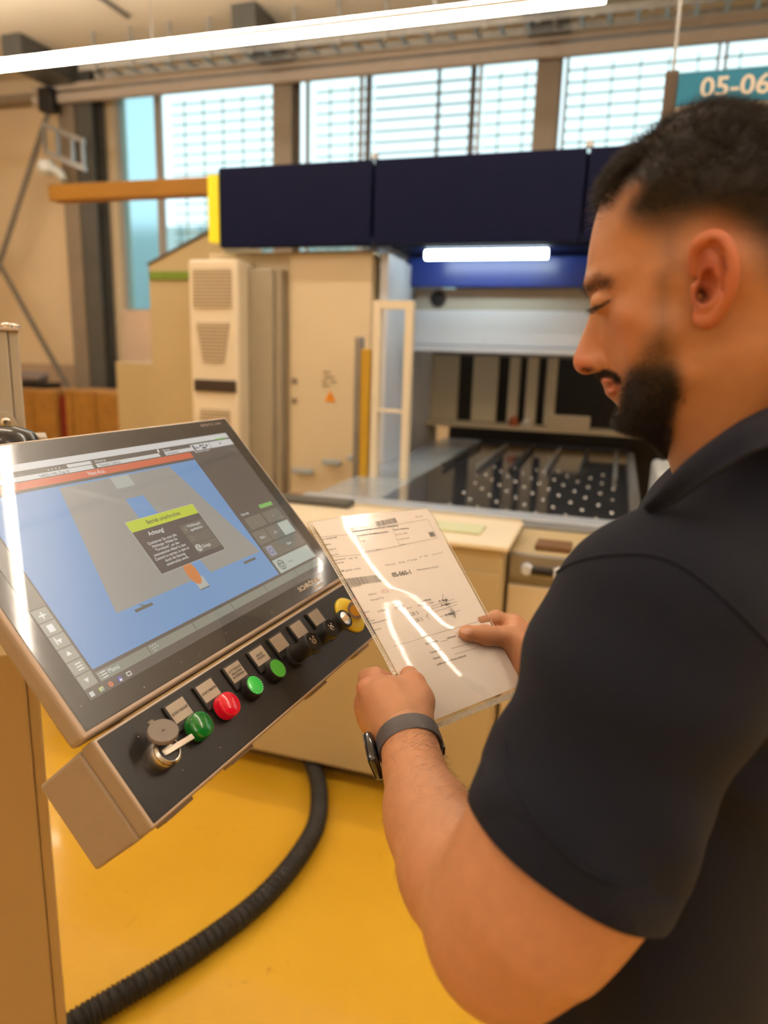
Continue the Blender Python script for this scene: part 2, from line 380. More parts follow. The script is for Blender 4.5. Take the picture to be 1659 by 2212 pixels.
# ================================================================== MACHINES
# --- press brake / bending cell
G = 'bending cell'
pb = empty('bending_machine', B(-0.6, 4.3, 0), 'large bending machine with navy hood and white interior behind the man', 'machine')
for k, (a0, a1) in enumerate(((-2.30, -1.365), (-1.35, -0.255), (-0.24, 0.90), (0.915, 2.0))):
    MB().bbox((a0, a1), (3.88, 3.93), (2.175, 2.61), bev=0.008).build('hood_panel', M['navy'], pb)
MB().bbox((-2.30, 2.0), (3.95, 4.25), (2.22, 2.60)).bbox((-1.36, 2.0), (4.25, 5.5), (2.21, 2.60)).build('hood_body', M['navy'], pb)
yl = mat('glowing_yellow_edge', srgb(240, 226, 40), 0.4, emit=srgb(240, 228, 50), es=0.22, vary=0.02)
MB().bbox((-2.385, -2.31), (3.90, 3.97), (2.21, 2.58), bev=0.006).build('yellow_edge_strip', yl, pb)
for a in (-1.355, -0.245): MB().lathe(B(a, 3.9, 2.61), EX, EY, EZ, [(0.02, 0), (0.02, 0.02), (0.012, 0.035)], 12).build('lifting_eye', M['zinc'], pb)
# rear portal: lower blue apron, beam, side cheeks
MB().bbox((-1.36, 2.0), (4.58, 4.64), (2.02, 2.20), bev=0.01).build('blue_apron', M['blue'], pb)
tb = lamp_mat('cool_tube', 26.0); tb.node_tree.nodes['Emission'].inputs['Color'].default_value = (0.80, 0.95, 0.92, 1)
q = MB(); q.tube([B(-1.16, 4.3, 2.175), B(-0.45, 4.3, 2.175)], 0.027, 12); q.build('work_light', tb, pb)
MB().bbox((-1.34, 2.0), (4.70, 4.80), (1.885, 2.02)).build('beam_head', mat('greige_enamel', srgb(170, 164, 152), 0.45, vary=0.03), pb)
MB().bbox((-1.34, 2.0), (4.66, 4.80), (1.665, 1.885), bev=0.006).bbox((-1.34, 2.0), (4.62, 4.80), (1.62, 1.66), bev=0.006).build('upper_beam', M['white_metal'], pb)
for a in (-1.17, 0.42): MB().lathe(B(a, 4.698, 1.955), EX, EZ, -EY, [(0.05, 0), (0.05, 0.012), (0.03, 0.014)], 20).build('round_port', M['black'], pb)
MB().bbox((-1.52, -1.46), (4.30, 6.0), (0.0, 2.3)).build('inner_cheek', M['white_metal'], pb)
MB().bbox((1.95, 2.0), (4.0, 6.0), (0.0, 2.5)).build('right_cheek', M['white_metal'], pb)
MB().bbox((-1.42, 1.95), (6.3, 6.34), (0.3, 2.2)).build('dark_bellows_back', M['black'], pb)
bel = MB(); a = -0.55
while a < 1.9:
    bel.prism([B(a, 6.22, 0.9), B(a + 0.06, 6.30, 0.9), B(a + 0.12, 6.22, 0.9)], EZ * 0.75, 0); a += 0.12
bel.build('folded_bellows', mat('black_bellows', srgb(36, 38, 40), 0.6, vary=0.1), pb)
for (a0, a1) in ((-1.50, -1.18), (-1.06, -0.86), (-0.77, -0.69), (-0.63, -0.545), (-0.48, -0.40)):
    MB().bbox((a0 - 0.06, a1 - 0.06), (5.75, 5.80), (1.08, 1.66), bev=0.004).build('upright_plate', M['cream_light'], pb)
MB().bbox((-1.5, 1.9), (5.62, 5.9), (1.04, 1.07), bev=0.004).build('rear_ledge', M['cream'], pb)
MB().bbox((-1.44, 1.9), (5.72, 5.84), (1.60, 1.68), bev=0.004).build('plate_rail', M['grey_metal'], pb)
# hinged post with ochre sensor bar to the left of the opening
lb = empty('light_barrier_post', B(-1.13, 3.6, 0.8), 'tall open beige frame with ochre sensor bar left of the machine opening', 'guard post')
q = MB()
for (a0, a1) in ((-1.225, -1.185), (-1.055, -1.015)): q.bbox((a0, a1), (3.55, 3.60), (0.78, 1.86), bev=0.005)
q.bbox((-1.185, -1.055), (3.55, 3.60), (1.82, 1.86)); q.bbox((-1.185, -1.055), (3.55, 3.60), (1.30, 1.315))
q.build('frame', M['cream_light'], lb)
MB().bbox((-1.285, -1.235), (3.55, 3.62), (0.72, 1.62), bev=0.006).build('sensor_bar', M['gold'], lb)
MB().bbox((-1.325, -1.29), (3.56, 3.62), (0.72, 1.68), bev=0.006).build('dark_bar', M['grey_metal'], lb)
# work table with polished dark plates that mirror the uprights
tbl = empty('work_table', B(-0.6, 3.9, 0), 'low work table of polished dark plates with brush rows in front of the machine', 'machine table')
gloss = mat('polished_dark_plate', srgb(150, 156, 168), 0.08, 0.9, spec=1.0, vary=0.08, scale=3)
MB().bbox((-0.98, 0.10), (2.93, 5.6), (0.93, 0.955)).build('table_plate', gloss, tbl)
MB().bbox((-1.30, -0.985), (2.93, 5.6), (0.92, 0.95)).build('side_plate', mat('pale_blue_plate', srgb(172, 184, 196), 0.2, 0.3, vary=0.1), tbl)
q = MB()
for i in range(6):
    for j in range(9):
        a = -0.66 + i * 0.125 + (0.06 if j % 2 else 0); b = 3.02 + j * 0.15
        q.lathe(B(a, b, 0.955), EX, EY, EZ, [(0.008, 0), (0.007, 0.004), (0.003, 0.006)], 8)
o = q.build('ball_transfer', mat('bright_steel_ball', (0.85, 0.82, 0.76), 0.12, 1.0, vary=0), tbl); o['kind'] = 'stuff'
for k in range(6):
    a = -0.92 + k * 0.19
    MB().box(B(a, 3.9, 0.965), EX * 0.985 + EY * 0.17, EY, EZ, (-0.010, 0.010), (0.1, 1.25), (0, 0.02)).build('support_bar', M['grey_metal'] if k % 2 else M['black'], tbl)
MB().bbox((-1.30, 0.10), (2.80, 2.92), (0.90, 0.975), bev=0.006).build('front_edge', mat('pale_blue_steel', srgb(176, 186, 200), 0.35, 0.2, vary=0.05), tbl)
MB().bbox((-1.30, 0.16), (2.77, 2.80), (0.86, 0.90), bev=0.004).bbox((-1.30, 0.16), (2.76, 2.79), (0.93, 0.955), bev=0.004).build('front_rail', M['grey_metal'], tbl)
MB().bbox((-1.28, 0.12), (2.79, 4.9), (0.05, 0.90)).build('table_body', M['khaki'], tbl)
MB().bbox((0.10, 0.14), (2.85, 5.0), (0.93, 1.0), bev=0.004).build('side_rail', M['grey_metal'], tbl)
MB().bbox((-0.03, 0.03), (2.74, 2.765), (0.885, 0.935), bev=0.004).build('red_marker', mat('orange_red_plastic', srgb(200, 84, 48), 0.4, vary=0.05), tbl)
MB().bbox((0.08, 0.14), (2.74, 2.80), (0.84, 0.96)).build('end_stop', M['black'], tbl)
# loose things lying behind the table
q = MB(); q.bbox((-0.50, -0.18), (5.64, 5.74), (1.07, 1.17), bev=0.01); tag(q.build('parts_box', M['cream']), 'small beige box lying on the ledge right of the small parts', 'box')
q = MB(); q.lathe(B(-0.76, 5.68, 1.07), EX, EY, EZ, [(0.035, 0), (0.04, 0.03), (0.03, 0.06), (0.01, 0.075)], 14); tag(q.build('knob', mat('rust_orange_plastic', srgb(180, 96, 52), 0.5, vary=0.1)), 'small rust orange knob on the ledge behind the table', 'knob')
q = MB(); q.lathe(B(-0.66, 5.68, 1.07), EX, EY, EZ, [(0.03, 0), (0.038, 0.02), (0.036, 0.04), (0.015, 0.055)], 14); tag(q.build('cap', mat('white_cap_plastic', srgb(225, 220, 210), 0.4, vary=0.03)), 'small white cap beside the orange knob on the ledge', 'cap')
# right-hand column of the machine
rc = empty('control_column', B(0.28, 3.1, 0), 'grey white machine column with small blue window below the bearded chin', 'machine')
MB().bbox((0.18, 0.62), (3.05, 3.5), (0.0, 1.16), bev=0.02).build('body', mat('pale_grey_enamel', srgb(186, 192, 196), 0.4, vary=0.04), rc)
MB().bbox((0.34, 0.50), (3.035, 3.05), (0.98, 1.12), bev=0.004).build('blue_window', mat('deep_blue_film', srgb(24, 36, 96), 0.25, vary=0.04), rc)
MB().bbox((0.20, 0.30), (3.0, 3.05), (1.02, 1.10), bev=0.01).build('switch_box', mat('lavender_grey_plastic', srgb(190, 190, 204), 0.4, vary=0.04), rc)
q = MB(); q.lathe(B(0.33, 3.2, 1.16), EX, EY, EZ, [(0.07, 0), (0.07, 0.012), (0.05, 0.03), (0.01, 0.035)], 20); q.build('dark_cap', M['black'], rc)
q = MB(); P = px(1405, 1135, 2.75); q.lathe(P, EX, EY, EZ, [(0.02, -0.045), (0.05, -0.03), (0.055, 0.02), (0.03, 0.05)], 16)
q.tube([P, P - EZ * 0.06], 0.02, 8); q.build('grip_knob', mat('ivory_knob', srgb(226, 216, 180), 0.4, vary=0.03), rc)
MB().bbox((0.13, 0.30), (2.72, 2.80), (0.0, 0.95), bev=0.01).build('foot', M['grey_metal'], rc)
# --- electrical cabinet with cooling unit and side cabinet
ec = empty('electrical_cabinet', B(-1.7, 4.2, 0), 'tall cream electrical cabinet with orange warning triangle', 'cabinet')
MB().bbox((-1.90, -1.385), (4.0, 4.6), (0.05, 2.165), bev=0.008).bbox((-2.46, -1.905), (4.02, 4.6), (0.05, 2.165), bev=0.008).build('body', M['cream'], ec)
MB().bbox((-1.895, -1.39), (3.985, 4.0), (0.72, 2.15), bev=0.004).build('door', M['cream'], ec)
MB().bbox((-1.895, -1.39), (3.96, 4.0), (0.05, 0.74), bev=0.004).build('lower_panel', mat('tan_panel', srgb(184, 160, 128), 0.3, vary=0.06), ec)
MB().bbox((-1.35, -1.30), (4.02, 4.35), (0.05, 2.15), bev=0.004).bbox((-1.385, -1.33), (4.34, 4.6), (0.05, 2.15)).build('white_side', M['white_metal'], ec)
for z in (1.30, 1.42): MB().lathe(B(-1.865, 3.985, z), EX, EZ, -EY, [(0.02, 0), (0.02, 0.006), (0.012, 0.007)], 16).build('lock', M['grille'], ec)
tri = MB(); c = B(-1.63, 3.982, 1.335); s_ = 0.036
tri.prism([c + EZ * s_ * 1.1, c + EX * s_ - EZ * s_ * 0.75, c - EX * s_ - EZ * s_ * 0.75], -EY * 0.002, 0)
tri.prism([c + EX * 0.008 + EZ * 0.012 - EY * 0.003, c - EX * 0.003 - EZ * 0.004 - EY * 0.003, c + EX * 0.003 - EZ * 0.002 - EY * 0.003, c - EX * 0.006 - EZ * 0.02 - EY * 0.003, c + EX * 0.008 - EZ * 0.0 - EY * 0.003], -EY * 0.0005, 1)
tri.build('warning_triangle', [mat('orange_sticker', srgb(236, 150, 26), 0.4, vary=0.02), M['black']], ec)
tx = MB()
for k, (a, z, ww) in enumerate(((-1.655, 1.475, 0.045), (-1.64, 1.447, 0.062), (-1.668, 1.42, 0.03), (-1.61, 1.42, 0.035), (-1.66, 1.395, 0.05))):
    tx.bbox((a - ww / 2, a + ww / 2), (3.981, 3.9845), (z, z + 0.009))
tx.build('sticker_lines', M['grille'], ec)
for (a0, a1, z) in ((-1.86, -1.72, 0.86), (-1.66, -1.54, 0.93), (-1.50, -1.42, 0.965)):
    MB().box(B(a0, 3.93, z), EX, EY, EZ + EX * 0.0, (0, a1 - a0), (0, 0.03), (0, 0.035), bev=0.008).build('grey_clip', mat('blue_grey_clip', srgb(160, 170, 176), 0.4, vary=0.05), ec)
cu = empty('cooling_unit', B(-2.3, 3.95, 0.6), 'cream cooling unit with slotted grilles and dark display strip mounted on the cabinet', 'cooling unit')
cm = MB(); cm.bbox((-2.455, -2.13), (3.78, 4.02), (0.35, 2.10), bev=0.02); cm.build('casing', M['cream_light'], cu)
MB().bbox((-2.13, -1.97), (3.90, 4.02), (0.35, 2.06), bev=0.01).bbox((-1.97, -1.93), (3.93, 4.02), (0.35, 2.06), bev=0.006).build('side_duct', mat('grey_cream_duct', srgb(160, 150, 130), 0.5, vary=0.03), cu)
def grille(z0, z1, wt, wb_, n):
    q = MB(); ac = -2.295
    q.prism([B(ac - wt, 3.777, z1), B(ac + wt, 3.777, z1), B(ac + wb_, 3.777, z0), B(ac - wb_, 3.777, z0)], EY * 0.004, 0)
    for k in range(n):
        f = (k + 0.5) / n; ww = wb_ + (wt - wb_) * f; z = z0 + (z1 - z0) * f
        q.box(B(ac, 3.772, z), EX, EY, EZ, (-ww, ww), (-0.004, 0.006), (-(z1 - z0) / n * 0.27, (z1 - z0) / n * 0.27), mi=1)
    q.build('grille', [M['grille'], M['cream']], cu)
grille(1.83, 2.045, 0.125, 0.125, 11); grille(1.52, 1.745, 0.11, 0.07, 11); grille(0.9, 1.24, 0.10, 0.10, 16)
MB().bbox((-2.425, -2.145), (3.765, 3.78), (1.345, 1.415), bev=0.004).build('display_strip', mat('dark_display', srgb(64, 54, 48), 0.3, vary=0.05), cu)
sc_ = empty('side_cabinet', B(-2.8, 4.3, 0), 'khaki side cabinet with sloping top and green stripe left of the cooling unit', 'cabinet')
q = MB(); q.prism([B(-3.06, 4.25, 0.05), B(-2.48, 4.25, 0.05), B(-2.48, 4.25, 2.33), B(-2.56, 4.25, 2.33), B(-3.06, 4.25, 2.13)], EY * 0.5)
q.build('body', M['khaki'], sc_)
q = MB(); q.prism([B(-3.065, 4.24, 2.125), B(-2.56, 4.24, 2.335), B(-2.48, 4.24, 2.335), B(-2.48, 4.24, 2.35), B(-2.57, 4.24, 2.35), B(-3.065, 4.24, 2.14)], EY * 0.52); q.build('lid_edge', M['steel_dark'], sc_)
MB().bbox((-3.05, -2.60), (4.235, 4.25), (2.035, 2.085)).build('green_stripe', M['green'], sc_)
tag(MB().bbox((-4.75, -4.15), (6.0, 6.5), (0.0, 1.44), bev=0.01).build('low_locker', M['khaki']), 'plain khaki locker standing against the far wall beside the crates', 'cabinet')
tag(MB().bbox((-4.16, -2.3), (4.60, 4.72), (2.635, 2.745), bev=0.004).build('jib_arm', M['orange']), 'orange horizontal jib arm sticking out left behind the navy hood', 'beam')
# crates and clutter in the far left corner
def crate(a0, a1, b0, b1, z0, z1, label):
    c_ = empty('wooden_crate', B((a0 + a1) / 2, (b0 + b1) / 2, z0), label, 'crate', None)
    q = MB(); q.bbox((a0, a1), (b0, b1), (z0, z1), bev=0.01); q.build('body', M['wood'], c_)
    q = MB()
    for a in (a0 + 0.01, (a0 + a1) / 2 - 0.04, a1 - 0.09): q.bbox((a, a + 0.08), (b0 - 0.02, b0), (z0, z1))
    q.build('batten', M['wood'], c_)
    MB().bbox((a0, a1), (b0, b1), (z1, z1 + 0.03), bev=0.006).build('lid', mat('crate_lid_board', srgb(176, 134, 84), 0.6, vary=0.1, scale=9), c_)
crate(-7.2, -6.42, 7.0, 7.5, 0.0, 1.02, 'orange brown crate at the far left, left of the dark red strip')
crate(-6.28, -5.50, 7.0, 7.5, 0.0, 1.04, 'orange brown crate right of the dark red strip')
tag(MB().bbox((-6.40, -6.30), (7.02, 7.4), (0.0, 0.99), bev=0.01).build('red_board', M['red']), 'dark red board standing between the two crates', 'board')
q = MB(); q.bbox((-7.1, -6.68), (7.1, 7.4), (1.055, 1.12), bev=0.02); tag(q.build('dark_case', M['black']), 'black flat case lying on the left crate', 'case')
q = MB(); q.bbox((-7.15, -6.8), (7.12, 7.35), (1.125, 1.25), bev=0.05); tag(q.build('grey_bundle', mat('grey_cloth', srgb(130, 120, 118), 0.8, vary=0.1)), 'grey cloth bundle on top of the black case', 'cloth')
# --- low cabinets in the foreground
lc = empty('low_machine_cabinet', B(-0.9, 2.5, 0), 'low khaki machine cabinet with cream worktop behind the sheet of paper', 'cabinet')
MB().bbox((-2.2, -0.305), (2.235, 2.74), (0.08, 0.985), bev=0.008).build('body', M['khaki'], lc)
MB().bbox((-2.2, -0.31), (2.225, 2.234), (0.085, 0.905), bev=0.003).build('front_panel', M['khaki'], lc)
MB().bbox((-2.25, -0.285), (2.215, 2.60), (0.986, 1.005), bev=0.006).build('worktop', M['cream_light'], lc)
MB().bbox((-0.75, -0.40), (2.33, 2.45), (1.006, 1.014), bev=0.002).build('green_tray', mat('pale_green_tray', srgb(206, 212, 170), 0.4, vary=0.03), lc)
MB().bbox((-2.18, -0.40), (2.32, 2.7), (0.0, 0.079)).build('plinth', mat('shaded_khaki_plinth', srgb(120, 96, 50), 0.5, vary=0.05), lc)  # dark yellowish colour paints the shadow beneath the cabinet
MB().bbox((-2.2, -0.95), (2.52, 2.60), (1.006, 1.03), bev=0.01).build('dark_rail', M['steel_dark'], lc)
rc2 = empty('drawer_cabinet', B(0.2, 2.5, 0), 'low cream cabinet with brushed control strip between the paper and the sleeve', 'cabinet')
MB().bbox((-0.30, 1.1), (2.36, 2.72), (0.03, 0.955), bev=0.006).build('body', M['khaki'], rc2)
MB().bbox((-0.295, 1.1), (2.33, 2.36), (0.04, 0.845), bev=0.006).build('front_panel', M['cream'], rc2)
MB().bbox((-0.295, 1.1), (2.335, 2.36), (0.865, 0.955), bev=0.004).build('control_strip', M['grey_metal'], rc2)
for (a, z) in ((-0.235, 0.905), (-0.13, 0.902)): MB().lathe(B(a, 2.335, z), EX, EZ, -EY, [(0.022, 0), (0.022, 0.008), (0.016, 0.02), (0.004, 0.021)], 18).build('knob', M['white_metal'], rc2)
MB().bbox((-0.22, -0.14), (2.315, 2.335), (0.893, 0.915), bev=0.004).build('dark_handle', M['black'], rc2)
MB().bbox((-0.22, -0.10), (2.40, 2.50), (0.955, 0.975), bev=0.004).build('brown_block', mat('brown_wood_block', srgb(110, 80, 50), 0.6, vary=0.1), rc2)
# --- sign with station number, top right
sg = empty('station_sign', B(0.25, 3.0, 2.2), 'hanging station sign with blue header and large white number', 'sign')
sgm = [mat('white_sign_board', srgb(214, 204, 196), 0.5, vary=0.02), mat('cyan_blue_header', srgb(24, 132, 178), 0.4, vary=0.02), mat('white_lettering', srgb(228, 226, 220), 0.5, vary=0), mat('dark_grey_print', srgb(96, 92, 90), 0.6, vary=0)]
MB().bbox((0.10, 0.52), (3.0, 3.012), (2.12, 2.50)).build('board', sgm[0], sg)
MB().bbox((0.10, 0.52), (2.996, 3.012), (2.497, 2.605)).build('header', sgm[1], sg)
pl_ = lambda x, y: B(x, 2.9945, y)
q = MB(); add_text(q, '05-068', pl_, 0.175, 2.522, 0.062, mi=0, width=0.275, bold=0.02); q.build('number', sgm[2], sg)
q = MB(); add_text(q, 'Abkantmaschine', lambda x, y: B(x, 2.998, y), 0.16, 2.455, 0.022, width=0.22); add_text(q, 'Schröder Evolution', lambda x, y: B(x, 2.998, y), 0.16, 2.42, 0.022, width=0.25); q.build('lines_of_print', sgm[3], sg)
MB().bbox((0.055, 0.10), (3.0, 3.05), (2.05, 2.62), bev=0.004).build('dark_upright', M['frame_brown'], sg)
MB().tube([B(0.08, 3.02, 2.62), B(0.08, 3.02, ZC)], 0.006).tube([B(0.50, 3.02, 2.6), B(0.50, 3.02, ZC)], 0.006).build('hanging_rod', M['zinc'], sg)
q = MB(); q.lathe(B(0.06, 2.99, 2.33), EX, EZ, EY, [(0.02, 0), (0.05, 0.02), (0.05, 0.05), (0.02, 0.07)], 14); q.build('clamp', M['grey_metal'], sg)

# --- corrugated hose on the floor
hp_ = [(610, 1560, 0.034), (645, 1600, 0.034), (670, 1640, 0.034), (686, 1685, 0.034), (690, 1735, 0.034), (682, 1785, 0.034), (655, 1835, 0.034), (610, 1895, 0.034), (545, 1960, 0.034), (460, 2025, 0.034), (370, 2085, 0.034), (270, 2145, 0.034), (170, 2205, 0.034)]
ctrl = []
for (u, v, z) in hp_:
    d = ray(u, v); ctrl.append(CAM + d * ((z - 1.6) / d[2]))
b_end = B(*[0, 0, 0])
ctrl = [ctrl[0] + EY * 0.25] + ctrl + [ctrl[-1] + (ctrl[-1] - ctrl[-2]) * 0.9, ctrl[-1] + (ctrl[-1] - ctrl[-2]) * 2.0 + np.array([-0.05, 0.03, 0])]
def catmull(P, n):
    P = [np.asarray(p, float) for p in P]; P = [2 * P[0] - P[1]] + P + [2 * P[-1] - P[-2]]; out_ = []
    for i in range(1, len(P) - 2):
        for k in range(n):
            t = k / n; a, b, c, d = P[i - 1:i + 3]
            out_.append(0.5 * ((2 * b) + (-a + c) * t + (2 * a - 5 * b + 4 * c - d) * t * t + (-a + 3 * b - 3 * c + d) * t ** 3))
    out_.append(P[-2]); return out_
path = catmull(ctrl, 40)
L_ = [0.0]
for i in range(1, len(path)): L_.append(L_[-1] + np.linalg.norm(path[i] - path[i - 1]))
N_ = int(L_[-1] / 0.0035); xs = np.linspace(0, L_[-1], N_); PA = np.array(path)
pts = np.stack([np.interp(xs, L_, PA[:, k]) for k in range(3)], 1)
rad = [0.030 + 0.0028 * sin(2 * pi * x / 0.0125) for x in xs]
tag(MB().tube(list(pts), rad, 18).build('corrugated_hose', M['rubber']), 'black corrugated hose curving over the yellow floor', 'hose')
# ================================================================== CONTROL STATION
SO = np.array([-0.4373209486, 0.6781652081, 1.4700693851]); SX = np.array([0.38592802, 0.92252867, 0.0]); SX /= np.linalg.norm(SX)
SY = np.array([-0.62734439, 0.26221773, 0.73326727]); SY -= (SY @ SX) * SX; SY /= np.linalg.norm(SY); SN = np.cross(SX, SY)
def S(x, y, z=0.0): return SO + x * 0.001 * SX - y * 0.001 * SY + z * 0.001 * SN     # x right, y down, z outwards, mm
housing_m = mat('warm_grey_powder_coat', srgb(158, 141, 122), 0.55, vary=0.02, scale=8, bump=0.25, bscale=900)
lip_m = mat('pale_grey_edge', srgb(192, 174, 158), 0.4, vary=0.01)
glass_black = mat('black_front_glass', (0.016, 0.014, 0.013), 0.27, spec=0.9, vary=0.0, coat=1.0)
plate_m = mat('black_anodised_plate', (0.021, 0.019, 0.018), 0.32, spec=0.5, vary=0.05, scale=40)
ST = empty('touch_screen_console', S(240, 400, -60), 'grey operator console with large touch screen above a black button strip', 'control panel')
def sbox(q, x, y, z, mi=0, bev=0.0): return q.box(SO, SX * 0.001, -SY * 0.001, SN * 0.001, x, y, z, mi, bev)
dh = MB(); sbox(dh, (-27.5, 506), (-31, 296), (-24, -1), 0, 5); sbox(dh, (20, 400), (30, 270), (-62, -20), 0, 6)
disp = dh.build('display_housing', [housing_m], ST)
lp = MB(); sbox(lp, (-26, 504.5), (-29.5, 294.5), (-6, 0.3), 0, 2.6); lp.build('edge_lip', lip_m, ST)
gl = MB(); sbox(gl, (-22, 500.5), (-26.5, 290), (-4, 0.8), 0, 0.7); glass_o = gl.build('front_glass', glass_black, ST)

# --- the picture on the screen, one mesh of flat shapes
cols = {}
def sm(name, rgb, es=1.0, k=1.0):
    if name in cols: return cols[name][0]
    c = tuple(x * k for x in srgb(*rgb))
    m = mat('screen_' + name, (0.02, 0.02, 0.02), 0.25, spec=1.0, vary=0, emit=c, es=es, coat=1.0)
    m.node_tree.nodes['Principled BSDF'].inputs['Coat Roughness'].default_value = 0.02
    cols[name] = (len(cols), m); return cols[name][0]
ui = MB()
def R_(x0, y0, x1, y1, name, rgb, z=1.0): ui.add([S(x0, y0, z), S(x1, y0, z), S(x1, y1, z), S(x0, y1, z)], [(3, 2, 1, 0)], sm(name, rgb))
def Pg(pts_, name, rgb, z=1.0): ui.add([S(x, y, z) for x, y in pts_], [tuple(range(len(pts_)))[::-1]], sm(name, rgb))
def T_(s, x, y, h, name='white', rgb=(215, 215, 210), width=None, z=1.4, align='l', bold=0.0): add_text(ui, s, lambda a, b: S(a, -b, z), x, -y, h, width=width, mi=sm(name, rgb), align=align, bold=bold)
DK = (84, 78, 74); LG = (206, 206, 204); BL = (104, 150, 198); PC = (150, 148, 142); BT = (112, 108, 98)
R_(0, 0, 475, 267, 'dark', DK)
R_(0, 0.5, 475, 9.5, 'lightbar', LG, 1.05)
R_(0, 16.5, 187, 22.5, 'lightbar', LG, 1.05); R_(152, 11, 188.5, 15.6, 'lightbar', LG, 1.05)
R_(193, 16.5, 306, 22, 'lightbar', LG, 1.05); R_(317, 16, 376, 22, 'lightbar', LG, 1.05); R_(376, 12, 475, 23, 'lightbar', LG, 1.05)
R_(309, 8.5, 310.5, 12, 'white', (225, 225, 220), 1.06); R_(306.5, 11.5, 309.5, 15.5, 'white', (225, 225, 220), 1.06)
R_(440, 8, 466, 10.5, 'greenbar', (120, 186, 96), 1.1); R_(430, 6.5, 456, 8, 'white', (225, 225, 220), 1.1)
R_(0, 23.5, 375, 33, 'red', (206, 96, 66), 1.05)
T_('Not-Aus', 172, 31.0, 5.6, 'white', width=26)
T_('Material', 194, 15.3, 3.6, 'white', width=17); T_('Titanzink, 2.00mm', 196, 21.3, 3.4, 'ink', (70, 70, 70), width=36)
T_('Benutzer', 317, 15.0, 3.4, 'white', width=15); T_('Administrator', 319, 21.0, 3.4, 'ink', (70, 70, 70), width=26)
T_('16025-140 (Typ 2)', 108, 21.8, 3.6, 'ink', (70, 70, 70), width=42)
for k in range(4): R_(124 + k * 5.2, 13.2, 125.6 + k * 5.2, 14.6, 'white', (225, 225, 220), 1.1)
for (x0, y0, x1, y1) in ((379, 13, 383, 22.5), (385, 16, 387, 20), (387, 18, 393, 19.4), (395, 14, 400, 17.5), (402, 14, 406, 16.5), (398, 18.6, 407, 22), (409, 15, 413, 19), (418, 12.5, 419, 22.8), (443, 15.5, 445.5, 19)):
    R_(x0, y0, x1, y1, 'inkblue', (72, 76, 96), 1.1)
R_(21.5, 37, 365, 241.5, 'blue', BL, 1.1)
Pg([(122, 39.5), (197.5, 39.5), (199, 102), (245.5, 102), (246, 199.5), (85.5, 199.5)][:2] + [(198.5, 39.5), (199.5, 101), (220, 199.5), (85.5, 199.5)], 'piece', PC, 1.15)
Pg([(198.5, 39.5), (307, 39.5), (360.5, 200), (246.5, 199.5), (232.5, 101), (230.3, 72.5), (199.2, 72.5)], 'piece', PC, 1.15)
R_(198.6, 39.3, 229.0, 56.3, 'slotgrey', (172, 176, 170), 1.2)
Pg([(199.5, 101), (233, 101), (248, 199.5), (219, 199.5)], 'blue', BL, 1.18)
R_(213.6, 198.5, 231.5, 215, 'slotgrey', (172, 176, 170), 1.22); R_(213.6, 214, 231.5, 215.3, 'slotdark', (92, 92, 84), 1.24)
ui.add([S(219.5 + 9.6 * cos(t), 190.5 + 17 * sin(t), 1.25) for t in np.linspace(0, 2 * pi, 40, endpoint=False)], [tuple(range(40))[::-1]], sm('copper', (206, 124, 66)))
for (x, y) in ((108.5, 204), (314.5, 204.5)):
    R_(x, y, x + 27.5, y + 3.6, 'slotdark', (92, 92, 84), 1.2)
Pg([(122, 204), (127, 204), (119, 200.5), (118.5, 201)], 'slotdark', (92, 92, 84), 1.2)
# right hand key pad
R_(366.5, 23.5, 475, 243, 'dark', DK, 1.12)
T_('Schritt', 376, 26.5, 2.6, 'white', width=34, z=1.3)
R_(426.5, 133.5, 461, 140, 'greenbar', (120, 186, 96), 1.2); T_('Override', 375, 142, 4.2, 'white', width=19)
for (x0, y0, x1, y1, c) in ((375, 146.5, 417.5, 166.5, BT), (421.5, 146.5, 464.5, 166.5, BT), (369.5, 170.5, 402, 193, BT), (404, 170.5, 436, 193, BT), (438, 170.5, 468, 193, (176, 186, 176)), (369.5, 195, 470, 217.5, BT), (369.5, 219.8, 470, 242, (176, 186, 176))):
    R_(x0, y0, x1, y1, 'key%d' % c[0], c, 1.2)
for (s_t, x, y) in (('-', 395, 159), ('+', 442, 159), ('Start', 386, 184), ('(1)', 420, 184), ('>', 452, 184), ('Start', 432, 208)): T_(s_t, x, y, 4.2, 'white', align='c')
R_(376, 198, 391, 214, 'keyicon', (150, 152, 176), 1.25)
def ring(x, y, r, t, name, rgb, z=1.3, n=28, tri_=True):
    ui.add([S(x + rr * cos(a), y + rr * sin(a), z) for rr in (r, r - t) for a in np.linspace(0, 2 * pi, n, endpoint=False)], [(k, n + k, n + (k + 1) % n, (k + 1) % n) for k in range(n)], sm(name, rgb))
    if tri_:
        for (p, q2) in (((-0.62, -0.35), (0.62, -0.35)), ((0.62, -0.35), (0, 0.65)), ((0, 0.65), (-0.62, -0.35))):
            a = np.array(p) * r; b = np.array(q2) * r; d = (b - a) / np.linalg.norm(b - a); nn = np.array([-d[1], d[0]]) * t * 0.5
            Pg([tuple(np.array([x, y]) + v) for v in (a - nn, b - nn, b + nn, a + nn)], name, rgb, z)
ring(384, 231, 8, 1.4, 'ink', (70, 70, 70)); T_('Stopp', 400, 233, 4, 'dimgreen', (130, 146, 130), width=13)
ring(383.5, 206, 4.5, 1.2, 'inkblue', (72, 76, 96), tri_=False)
